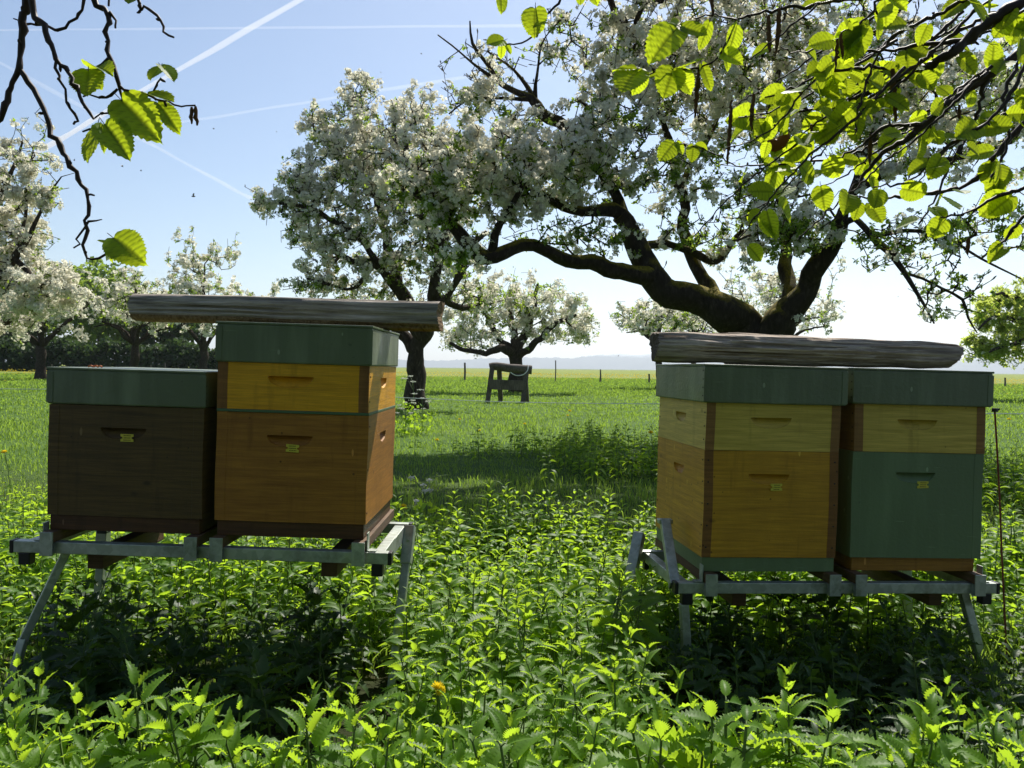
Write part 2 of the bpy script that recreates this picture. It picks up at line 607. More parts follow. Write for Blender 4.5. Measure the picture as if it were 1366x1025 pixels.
HAZE = 1.3e-4
hz = MB().box((-11600, -11600, -1.0), (11600, 11600, 330)).build('haze', [])
tag(hz, 'thin blue air over the meadow and far mountains', None, None, 'stuff')
t = NT('haze_air')
vol = t.n('VolumePrincipled', {'Color': (.84, .92, 1.0), 'Density': HAZE, 'Anisotropy': 0.5})
t.t.links.new(vol.outputs[0], t.out.inputs['Volume'])
hz.data.materials.append(t.m)


# contrails, high above the haze
def contrail(label, px, alt, r0, r1, dens):
    pts = []
    for x, y in px:
        d = FW + (x - 683.0) / F * RT + (512.5 - y) / F * UP
        pts.append(CAM + d * (alt / d[2]))
    pts = np.array(pts)
    n = 40
    u = np.linspace(0, 1, n)[:, None]
    ln = pts[0] + (pts[-1] - pts[0]) * u
    rr = r0 + (r1 - r0) * u[:, 0]
    t = NT('ice_trail')
    v = t.n('VolumePrincipled', {'Color': (1, 1, 1), 'Density': dens, 'Anisotropy': .3})
    t.t.links.new(v.outputs[0], t.out.inputs['Volume'])
    c = ln.mean(0)
    o = MB().tube(ln - c, rr, 12, 0, True, .16, int(alt)).build('contrail', [t.m], None, True)
    o.location = c
    tag(o, label, 'contrail', 'contrails in the blue sky')


contrail('bold white contrail slanting down leftwards, brightest in the sky', [(450, -30), (30, 215)], 3000, 21, 38, .0075)
contrail('thin level contrail crossing high up the blue sky', [(-60, 41), (760, 34)], 3300, 11, 15, .006)
contrail('faint rising contrail lower down, running behind the blossoming crowns', [(180, 173), (640, 100)], 3600, 20, 24, .003)
contrail('faint contrail falling to the right behind the hanging hazel leaves', [(-40, 62), (340, 268)], 3900, 26, 44, .0016)

exec_parts = True


# ------------------------------------------------------------------ hives
def panel(mb, o, u, v, nrm, w_, h_, hand=None, mats=(0, 0), strip=.028, rg=None, side=False, sag=0):
    """board w_ x h_ at o spanned by u,v with outward normal; hand=(cu, top, half width, depth of arc)"""
    us = np.linspace(0, w_, 12)
    vs = np.linspace(0, h_, 10)
    if hand:
        cu, tp, a, b = hand
        us = np.concatenate([us, np.linspace(cu - a - .006, cu + a + .006, 64)])
        vs = np.concatenate([vs, np.linspace(tp - b - .006, tp + .004, 26)])
    if not side:
        us = np.concatenate([us, [strip, strip + .0008, w_ - strip, w_ - strip - .0008]])
    us, vs = np.unique(np.round(us, 5)), np.unique(np.round(vs, 5))
    A, B = np.meshgrid(us, vs, indexing='ij')
    dsp = np.zeros_like(A)
    if hand:
        xx = np.clip(np.abs(A - cu) / a, 0, 1)
        bot = tp - b * np.sqrt(1 - xx ** 2.6)
        ins = (B < tp) & (B > bot) & (np.abs(A - cu) < a)
        dsp = np.where(ins, -.004 - .020 * np.clip((B - bot) / b, 0, 1) ** .8, 0)
    if not side:
        dsp = np.where((A > strip) & (A < w_ - strip), dsp - .0012, dsp)
    P3 = o + A[..., None] * u + B[..., None] * v + dsp[..., None] * nrm
    n1, n2 = A.shape
    i, j = np.meshgrid(np.arange(n1 - 1), np.arange(n2 - 1), indexing='ij')
    q = (i * n2 + j)
    cen = (us[:-1] + us[1:]) / 2
    isstrip = ((cen < strip) | (cen > w_ - strip)) & (not side)
    f = np.stack([q, q + n2, q + n2 + 1, q + 1], -1)
    if np.cross(u, v) @ nrm < 0: f = f[..., ::-1]
    mb.add(P3.reshape(-1, 3), f[~isstrip].reshape(-1, 4), mats[0])
    base = mb.n - n1 * n2
    g = f[isstrip].reshape(-1, 4)
    if len(g):
        mb.F.setdefault((4, mats[1]), []).append(g + base)


ex, ey, ez = np.eye(3)


def nails(mb, pts, nrm, m, r=.0028):
    a = np.arange(6) / 6 * 2 * np.pi
    u = np.cross(nrm, [0.3, .2, .9]); u /= np.linalg.norm(u)
    v = np.cross(nrm, u)
    for p in pts:
        ring = p + r * (np.cos(a)[:, None] * u + np.sin(a)[:, None] * v)
        V = np.vstack([ring, ring + nrm * .0012])
        k = np.arange(6)
        mb.add(V, [np.stack([k, (k + 1) % 6, (k + 1) % 6 + 6, k + 6], -1), np.arange(6, 12)[None]], m)


def hive_box(name, x0, w_, z0, h_, mats, parent, d=.50, y0=0.0, hand_front=True, hand_side=None, top_off=.062, seed=0, nail=0):
    """four boards, front one let in between the side boards whose end grain shows"""
    mb = MB()
    o = np.array([x0, y0, z0])
    hf = (w_ / 2 - .008, h_ - top_off, .062, .030) if hand_front else None
    hs = (d / 2, h_ - top_off, .055, .028)
    panel(mb, o, ex, ez, -ey, w_, h_, hf, (0, 1))
    panel(mb, o + ex * w_, ey, ez, ex, d, h_, hs, (2, 2), side=True)
    panel(mb, o, ey, ez, -ex, d, h_, hs, (2, 2), side=True)
    panel(mb, o + ey * d, ex, ez, ey, w_, h_, None, (0, 1))
    for zz in (0.0, h_):
        ring = [o + ez * zz, o + ex * w_ + ez * zz, o + ex * w_ + ey * d + ez * zz, o + ey * d + ez * zz]
        mb.add(np.array(ring), np.array([[0, 1, 2, 3]] if zz else [[3, 2, 1, 0]]), 0)
    if nail:
        zs = np.linspace(.03, h_ - .03, nail) + z0
        nails(mb, [np.array([x0 - .0005, y0 + .012, z]) for z in zs], -ex, 3)
        nails(mb, [np.array([x0 + w_ + .0005, y0 + .012, z]) for z in zs], ex, 3)
        nails(mb, [np.array([x0 - .0005, y0 + d - .012, z]) for z in zs], -ex, 3)
        if nail > 3:
            nails(mb, [np.array([x0 + .012, y0 - .0005, z]) for z in zs], -ey, 3)
            nails(mb, [np.array([x0 + w_ - .012, y0 - .0005, z]) for z in zs], -ey, 3)
    V = np.concatenate(mb.V)
    r2 = np.random.default_rng(seed)
    V = V + np.stack([np.sin(V[:, 2] * 19 + seed) * .0012, np.sin(V[:, 0] * 14 + V[:, 2] * 9 + seed) * .0008, 0 * V[:, 0]], 1)
    me = mesh(name, V, [(np.concatenate(f), m) for (k, m), f in mb.F.items()], list(mats) + [M_NAIL])
    return obj(name, me, parent)


def roof(x0, w_, z0, h_, parent, d=.50, ov=.013, y0=0.0, lean=0.0):
    mb = MB()
    mb.box((x0 - ov, y0 - ov, z0 + .0), (x0 + w_ + ov, y0 + d + ov, z0 + h_ - .006), 0, .004)
    mb.box((x0 - ov - .0025, y0 - ov - .0025, z0 + h_ - .0065), (x0 + w_ + ov + .0025, y0 + d + ov + .0025, z0 + h_), 0, .002)
    for s in (0, 1):      # folded sheet seams at the corners
        x = x0 - ov - .0018 if s == 0 else x0 + w_ + ov - .016
        mb.box((x, y0 - ov - .0018, z0 + .004), (x + .018, y0 - ov + .003, z0 + h_ - .012), 0, .0008)
    pts = [np.array([x0 - ov - .0004, y0 + yy, z0 + zz]) for yy in (.0, .02) for zz in np.linspace(.02, h_ - .02, 4)]
    nails(mb, pts[:4], -ex, 1, .0024)
    nails(mb, [p + ex * (w_ + 2 * ov + .0008) for p in pts[:4]], ex, 1, .0024)
    return mb.build('roof', [M_ROOF, M_NAIL], parent)


def plate(cx, cz, parent, y0=0.0, a=0.0, seed=0):
    """small yellow number plate, notched at its two nail holes"""
    o = [(-.018, .0105), (.018, .0105), (.018, .004), (.0125, .0015), (.0125, -.0015), (.018, -.004), (.018, -.0105),
         (-.018, -.0105), (-.018, -.004), (-.0125, -.0015), (-.0125, .0015), (-.018, .004)]
    bm = bmesh.new()
    c_, s_ = math.cos(a), math.sin(a)
    vs = [bm.verts.new((cx + x * c_ - z * s_, y0 - .0004, cz + x * s_ + z * c_)) for x, z in o]
    f = bm.faces.new(vs)
    r = bmesh.ops.extrude_face_region(bm, geom=[f])
    for v in r['geom']:
        if isinstance(v, bmesh.types.BMVert): v.co.y -= .0016
    bmesh.ops.recalc_face_normals(bm, faces=bm.faces[:])
    bmesh.ops.triangulate(bm, faces=bm.faces[:])
    p = MB().bm(bm).build('plate', [M_PLATE], parent)
    k = MB()
    r2 = np.random.default_rng(seed)
    for row, zz in enumerate((.0062, 0.0, -.0062)):
        x = -.010 + r2.uniform(0, .002)
        while x < .009:
            l = r2.uniform(.0014, .0042)
            k.box((cx + x, y0 - .0026, cz + zz - .0011), (cx + min(x + l, .0105), y0 - .0019, cz + zz + .0011))
            x += l + .0011
    k.build('plate_lettering', [M_PLATEINK], p)
    return p


def groupmat(o, yaw, tilt):
    return Matrix.Translation(Vector(o)) @ Matrix.Rotation(yaw, 4, 'Z') @ Matrix.Rotation(tilt, 4, 'Y')


ML = groupmat(P(62, 707, 2.32), R(-0.4), R(1.2))
MR = groupmat(P(937, 763, 2.5), R(6.0), R(1.0))
W = .43


def hive(Mx, x, label, build, yaw=0.0, y=0.0):
    t = empty('beehive', mat=Mx @ Matrix.Translation((x, y, 0)) @ Matrix.Rotation(yaw, 4, 'Z'))
    tag(t, label, 'beehive', 'wooden beehives on metal stands')
    build(t)
    return t


def floor(parent, m, z0=0.0, h_=.043, inset=.006, w_=W):
    mb = MB()
    mb.box((inset, inset, z0), (w_ - inset, .50 - inset, z0 + h_ - .0008), 0, .0025)
    return mb.build('hive_floor', [m], parent)


def h1(t):
    floor(t, M_FLOORBROWN)
    b = hive_box('brood_box', 0, W, .043, .308, (M_DARKBROWN, M_DARKBROWN, M_DARKBROWN), t, seed=1)
    plate(W / 2 + .004, .043 + .308 - .088, b, seed=1)
    roof(0, W, .352, .101, t, ov=.004)


def h2(t):
    w2 = .420
    floor(t, M_FLOORBROWN, w_=w2)
    b = hive_box('brood_box', 0, w2, .043, .302, (M_BROWN, M_BROWN, M_BROWN), t, seed=2, nail=3)
    plate(w2 / 2 + .002, .043 + .302 - .096, b, a=R(-3), seed=2)
    MB().box((-.001, -.001, .3456), (w2 + .001, .501, .353), 0, .001).build('queen_excluder', [M_GREENSTRIP], t)
    hive_box('honey_super', 0, w2, .3535, .129, (M_YELLOWWOOD, M_CORNER, M_YELLOWWOOD), t, seed=3, top_off=.036, nail=2)
    roof(0, w2, .483, .111, t, ov=.005)


def h3(t):
    floor(t, M_GREENBOX, h_=.044, inset=.003, w_=.42)
    b = hive_box('brood_box', 0, .42, .044, .321, (M_ORANGE, M_ORANGECORNER, M_ORANGE), t, seed=4, nail=5, top_off=.07)
    plate(.225, .044 + .321 - .108, b, a=R(1), seed=4)
    hive_box('honey_super', 0, .42, .366, .141, (M_PALE, M_PALECORNER, M_PALE), t, seed=5, top_off=.042, nail=3)
    roof(0, .42, .5075, .115, t, ov=.012)


def h4(t):
    floor(t, M_FLOORORANGE, inset=.012, w_=.42)
    b = hive_box('brood_box', 0, .42, .043, .325, (M_GREENBOX, M_GREENBOX, M_GREENBOX), t, seed=6, top_off=.062)
    plate(.225, .043 + .325 - .098, b, a=R(2), seed=6)
    hive_box('honey_super', 0, .42, .369, .145, (M_PALE, M_PALECORNER, M_PALECORNER), t, seed=7, top_off=.045, nail=3)
    roof(0, .42, .5145, .110, t, ov=.012)


hive(ML, 0.0, 'low dark brown beehive without a yellow box, roof bare of any timber', h1)
hive(ML, .4665, 'brown beehive with a deep yellow upper box under the flat split beam', h2)
hive(MR, -0.004, 'orange brown beehive with pale upper box and green floor board', h3)
hive(MR, .468, 'beehive with green lower box and pale yellow upper box', h4, R(-1.5), .012)


# -------- stands
def stand(Mx, label, L0, L1, brk, mirror):
    """galvanised stand: rails, cross bearers, brackets, splayed legs in sleeves"""
    t = empty('hive_stand', mat=Mx)
    tag(t, label, 'hive stand', 'galvanised stands under the hives')
    zr0, zr1 = -.062, -.030
    yb = .43
    for y in (0.0, yb):
        r = MB().box((L0, y - .016, zr0), (L1, y + .016, zr1), 0, .002).build('rail', [M_GALV], t)
        for x, s in ((L0, -1), (L1, 1)):
            MB().box((x - .001 * s, y - .0175, zr0 - .0015), (x + .010 * s, y + .0175, zr1 + .0015), 0, .002).build('end_cap', [M_BLACK], r)
    for x in brk:
        b = MB().box((x - .0165, -.03, -.0295), (x + .0165, .52, -.0005), 0, .002).build('bearer', [M_BEARER], t)
        MB().box((x - .018, -.0345, zr0 - .003), (x + .018, -.0305, .0), 0, .001).box((x - .018, -.030, zr0 - .003), (x - .0155, -.0165, -.031)).build('bracket', [M_GALV], t)
    # folded angle stops that hold the outer hives
    for x, s in ((brk[0], -1), (brk[-1], 1)):
        MB().box((x + s * .019, -.012, zr1 + .001), (x + s * .022, .016, .022), 0, .0006).box((x + s * .0225, -.012, zr1 + .001), (x + s * .045, .016, zr1 + .004), 0, .0006).build('angle_stop', [M_GALV], t)
    # end bars run back from rail to rail
    for x in (L0 + .03, L1 - .03):
        MB().beam((x, .018, (zr0 + zr1) / 2 - .006), (x, yb - .018, (zr0 + zr1) / 2 - .006), .03, .034).build('end_bar', [M_GALV], t)
        for y in (0.0, yb):
            MB().box((x - .016, y - .015, zr0 - .034), (x + .016, y + .015, zr0 - .0005), 0, .003).build('leg_socket', [M_BLACK], t)
    return t


def leg(parent, a, b, sl=.14, w_=.026, mat=None):
    a, b = np.array(a, float), np.array(b, float)
    g = MB().beam(a, b, w_, w_, bev=.003).build('leg', [mat or M_GALV], parent)
    if sl:
        d = (b - a) / np.linalg.norm(b - a)
        MB().beam(a - d * .012, a + d * sl, w_ + .009, w_ + .009, bev=.003).tube([a + d * .03 + np.array([0, -.024, 0]), a + d * .03 + np.array([0, .024, 0])], .005, 8).build('sleeve', [mat or M_GALV], g)
    return g


sL = stand(ML, 'galvanised metal stand carrying the dark brown and the yellow topped brown hive', -.083, .954, (.018, .414, .4845, .874), 1)
leg(sL, (.042, .03, -.064), (-.045, -.02, -.30), 0, .022)
leg(sL, (-.046, -.019, -.298), (-.085, -.07, -.55), 0, .022)
leg(sL, (-.05, .43, -.03), (-.09, .46, -.55), .1)
leg(sL, (.964, .37, -.04), (.945, .13, -.57), .11, .025)
MB().beam((.925, .02, -.075), (.945, .37, -.05), .006, .045, bev=.001).build('gusset', [M_GALV], sL)

sR = stand(MR, 'galvanised metal stand carrying the two hives with pale upper boxes', -.078, .935, (.018, .402, .484, .868), -1)
leg(sR, (-.055, 0, -.095), (-.02, -.03, -.55), 0, .026, M_GALV)
leg(sR, (-.085, .42, .02), (-.225, .20, -.40), .2, .027)
MB().beam((-.078, .02, -.048), (-.06, .20, .115), .03, .03).box((-.083, .185, .108), (-.037, .217, .122), 0, .003).build('folding_strut', [M_GALV], sR)
leg(sR, (.86, .04, -.066), (.945, .0, -.40), 0, .026)
leg(sR, (.90, .43, -.06), (.98, .46, -.57), .1)
for par, xs in ((sL, (.135, .80)), (sR, (.16, .80))):
    for x in xs:
        MB().box((x - .045, .0 + .05, -.118), (x + .0, .46, -.066), 0, .004).build('timber_block', [M_BEARER], par)

# red rod beside the green hive
p0, p1 = P(1327, 548, 2.62), P(1337, 752, 2.62)
p2 = p1 + (p1 - p0) * .75
rod = empty('garden_rod', (p2[0], p2[1], 0))
tag(rod, 'thin rusty red rod with a black top beside the green box hive', 'rod')
b0 = np.array([p2[0], p2[1], 0])
MB().tube(spline([p2 - b0, p1 - b0, (p0 + p1) / 2 - b0 + [.002, 0, 0], p0 - b0], [.004] * 4, .05)[0], .0029, 8).build('rod_shaft', [M_ROD], rod, True)
MB().tube([p0 - b0 + [0, 0, -.004], p0 - b0 + [0, 0, .008]], [.010, .008], 10).tube([p0 - b0 + [-.004, 0, .002], p0 - b0 + [.014, 0, .004]], .004, 6).build('top_clip', [M_BLACK], rod)


# -------- timbers on the roofs
def timber(name, Mx, x0, x1, yc, zb, hgt, dep, shape, mats, seed, label, yaw=0.0, k=72, n=170):
    """weathered length of wood; shape 'beam' = split half beam with flat faces, 'log' = round with splits"""
    r = np.random.default_rng(seed)
    L = x1 - x0
    t = np.linspace(0, 1, n)
    a = np.arange(k) / k * 2 * np.pi
    ca, sa = np.cos(a), np.sin(a)
    if shape == 'beam':
        pw = 5.0
        rad = 1 / (np.abs(ca) ** pw + np.abs(sa) ** pw) ** (1 / pw)
        yy, zz = rad * ca * dep / 2, rad * sa * hgt / 2
        yy = yy + .12 * dep * (zz / (hgt / 2)) * 0 
    else:
        fa = np.sort(r.uniform(0, 2 * np.pi, 8)); fr_ = r.uniform(.86, 1.08, 8)
        lump = np.interp(a, np.r_[fa - 2 * np.pi, fa, fa + 2 * np.pi], np.r_[fr_, fr_, fr_])
        yy, zz = ca * dep / 2 * lump, sa * hgt / 2 * lump
        zz = np.maximum(zz, -hgt * .43)
    grain = r.normal(size=k) * .5 + .5 * np.roll(r.normal(size=k), 1)
    amp = np.zeros((n, k))
    low = r.normal(size=(9, k))
    for i in range(k):
        amp[:, i] = np.interp(t, np.linspace(0, 1, 9), low[:, i])
    f = 1 + (.018 if shape == 'beam' else .034) * (grain[None] + (.7 if shape == 'beam' else 1.1) * amp)
    if shape == 'log':      # split ledges running along the log
        for q in range(6):
            b0 = (r.uniform(60, 240) / 360 * k)
            bt = b0 + np.interp(t, np.linspace(0, 1, 6), r.normal(size=6)) * 2.2
            rel = np.arange(k)[None] - bt[:, None]
            on = np.clip(np.sin((t - r.uniform(-.3, .4)) * r.uniform(2.5, 5)), 0, 1) ** .5
            f += r.uniform(.08, .16) * on[:, None] * np.where(rel >= 0, np.exp(-np.abs(rel) / 6), 0)
    for _ in range(14 if shape == 'beam' else 26):       # long drying cracks
        c, s, e_ = r.integers(k), r.uniform(0, .7), r.uniform(.15, .6)
        m = (t > s) & (t < s + e_)
        dp = r.uniform(.06, .20) if shape == 'beam' else r.uniform(.08, .28)
        f[m, c] -= dp * np.sin(np.linspace(0.05, np.pi - .05, m.sum())) ** .5
    wob = np.interp(t, np.linspace(0, 1, 7), r.normal(size=7)) * (.003 if shape == 'beam' else .006)
    thick = np.interp(t, [0, .5, 1], [.90, .97, 1.0] if shape == 'beam' else [1.06, 1.0, .90])
    if shape == 'log':
        thick = thick * (1 + .05 * np.sin(t * 23) * np.sin(t * 9)) * (1 - .14 * np.clip((t - .985) / .015, 0, 1) - .06 * np.clip((.012 - t) / .012, 0, 1))
    X = x0 + t * L
    V = np.zeros((n, k, 3))
    V[:, :, 0] = X[:, None] + (0 if shape == 'beam' else 1) * (.016 * sa - .012 * ca)[None] * (np.clip(t[:, None] - .9, 0, 1) / .1) + (.006 * np.sin(2 * a + seed) + .0015 * r.normal(size=k))[None] * (np.abs(t - .5)[:, None] * 2) ** 6
    V[:, :, 1] = yc + yy[None] * f * thick[:, None] + wob[:, None]
    V[:, :, 2] = zz[None] * f * thick[:, None] + (wob[::-1] * .3)[:, None]
    V[:, :, 2] += zb - V[:, :, 2].min() 
    mb = MB()
    i, j = np.meshgrid(np.arange(n - 1), np.arange(k), indexing='ij')
    fq = np.stack([i * k + j, (i + 1) * k + j, (i + 1) * k + (j + 1) % k, i * k + (j + 1) % k], -1).reshape(-1, 4)[:, ::-1]
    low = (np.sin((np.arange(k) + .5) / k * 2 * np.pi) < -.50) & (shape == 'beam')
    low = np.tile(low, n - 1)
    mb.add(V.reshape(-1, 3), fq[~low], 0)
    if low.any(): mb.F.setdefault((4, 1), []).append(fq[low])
    for e_, rev in ((0, 0), (n - 1, 1)):
        ring = V[e_]
        c = ring.mean(0)
        VV = np.vstack([ring, c + (ring - c) * .5 + [(-.004, .004)[rev], 0, 0], c[None]])
        jj = np.arange(k); j2 = (jj + 1) % k
        q4 = np.stack([jj, j2, k + j2, k + jj], -1)
        q3 = np.stack([k + jj, k + j2, np.full(k, 2 * k)], -1)
        mb.add(VV, [q4[:, ::-1] if rev == 0 else q4, q3[:, ::-1] if rev == 0 else q3], 1)
    o = obj(name, mb.mesh(name, mats, True), None)
    o.matrix_world = Mx @ Matrix.Rotation(yaw, 4, 'Z')
    tag(o, label, 'timber', 'old timbers weighing down the hive roofs')
    return o


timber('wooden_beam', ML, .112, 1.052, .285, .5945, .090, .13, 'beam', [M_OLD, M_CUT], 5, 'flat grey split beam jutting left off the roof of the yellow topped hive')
timber('wooden_log', MR, -.10, .93, .27, .623, .104, .108, 'log', [M_OLDLOG, M_CUTDARK], 9, 'round weathered grey log lying across the roofs of both pale topped hives', R(-1))

# scrap of orange petals on the low hive roof
bm = MB()
for k in range(3):
    a = np.array([.085 + .013 * k, .04 + .004 * (k % 2), .4555])
    V, fq, _ = tube(spline([a, a + [.006, .002, .004], a + [.014, -.001, .001]], [.001, .0034, .001], .004)[0], [.0012, .002, .0032, .0034, .0028, .001][:len(spline([a, a + [.006, .002, .004], a + [.014, -.001, .001]], [1, 1, 1], .004)[0])] if False else .0026, 6)
    bm.add(V, fq)
scrap = bm.build('fallen_blossom_scrap', [plain('orange_scrap', (.55, .16, .05), .6, .3)])
scrap.matrix_world = ML
tag(scrap, 'tiny curled orange scrap lying on the low hive roof', 'scrap')


# ------------------------------------------------------------------ trees
def grow(limbs, targets, rg, step, sag=0.0, jit=.10, wood_pen=None):
    """limbs: list of (points, radii) splined; targets (n,3) in order of birth. Returns node positions, parents, fixed radii, owner blob"""
    pos, par, rad = [], [], []
    for pts, rr, pa in limbs:
        base = len(pos)
        for i in range(len(pts)):
            pos.append(pts[i]); rad.append(rr[i])
            par.append(base + i - 1 if i else pa)
    n0 = len(pos)
    cap = n0 + len(targets) * 14
    PP = np.zeros((cap, 3)); PP[:n0] = pos
    par = par + [0] * (cap - n0)
    own = np.full(cap, -1)
    n = n0
    L0 = np.array(pos)
    thin = np.array(rad) < .22
    d0 = np.min(np.linalg.norm(targets[:, None, :3] - L0[None], axis=2), 1)
    for k in np.argsort(d0):
        tg = targets[k, :3]
        d = np.linalg.norm(PP[:n] - tg, axis=1)
        b = int(np.argmin(d))
        # leave from a node a little nearer the root so twigs fork forward
        if par[b] >= 0 and d[par[b]] < d[b] * 1.25: b = par[b]
        a = PP[b]
        dd = np.linalg.norm(tg - a)
        m = min(13, max(1, int(dd / step)))
        off = rg.normal(size=3) * dd * jit
        off[2] += abs(dd) * .10 - sag * dd
        last = b
        for i in range(1, m + 1):
            u = i / m
            p = a + (tg - a) * u + off * math.sin(u * math.pi) + rg.normal(size=3) * step * .13
            PP[n] = p; par[n] = last; own[n] = int(targets[k, 3]); last = n; n += 1
    return PP[:n], np.array(par[:n]), np.array(rad), own[:n], n0


def flower_cluster(rg, nf, r, lo=False):
    """blossom cluster: five-petalled flowers on a small dome"""
    V, Fq = [], []
    for i in range(nf):
        d = rg.normal(size=3); d[2] = abs(d[2]) * .9 + .15
        d /= np.linalg.norm(d)
        c = d * r * rg.uniform(.6, 1.0)
        fr = frames(d[None] + rg.normal(size=(1, 3)) * .25, rg)[0]
        s = r * ((.34 if nf < 9 else .36) if not lo else .52) * rg.uniform(.8, 1.15)
        np_ = 5 if not lo else 3
        for k in range(np_):
            a = 2 * math.pi * (k + rg.uniform(-.1, .1)) / np_
            w_ = .62 if not lo else 1.0
            loc = np.array([[0.02, 0, 0], [.6, -w_ * .62, .22], [1.05, 0, .38], [.6, w_ * .62, .22]])
            ca, sa = math.cos(a), math.sin(a)
            xy = loc[:, :2] @ np.array([[ca, sa], [-sa, ca]])
            l3 = np.column_stack([xy, loc[:, 2]]) * s
            V.append(l3 @ fr + c); Fq.append(np.arange(4) + 4 * len(Fq))
    return np.concatenate(V), np.array(Fq)


def leaf_whorl(rg, nl, L):
    V, Fq = [], []
    n = 0
    for i in range(nl):
        d = rg.normal(size=3); d[2] = d[2] * .5 + .2
        d /= np.linalg.norm(d)
        s = L * rg.uniform(.6, 1.15)
        side = np.cross(d, [0, 0, 1.0]); side /= np.linalg.norm(side) + 1e-6
        up = np.cross(side, d)
        o = d * .008
        w_ = s * .27
        pts = np.array([o, o + d * s * .45 + side * w_ + up * w_ * .45, o + d * s - up * s * .12, o + d * s * .45 - side * w_ + up * w_ * .45, o + d * s * .5])
        V.append(pts); Fq += [[n, n + 4, n + 1, n + 1][:3], [n + 1, n + 4, n + 2], [n, n + 3, n + 4], [n + 3, n + 2, n + 4]]
        n += 5
    return np.concatenate(V), np.array(Fq)


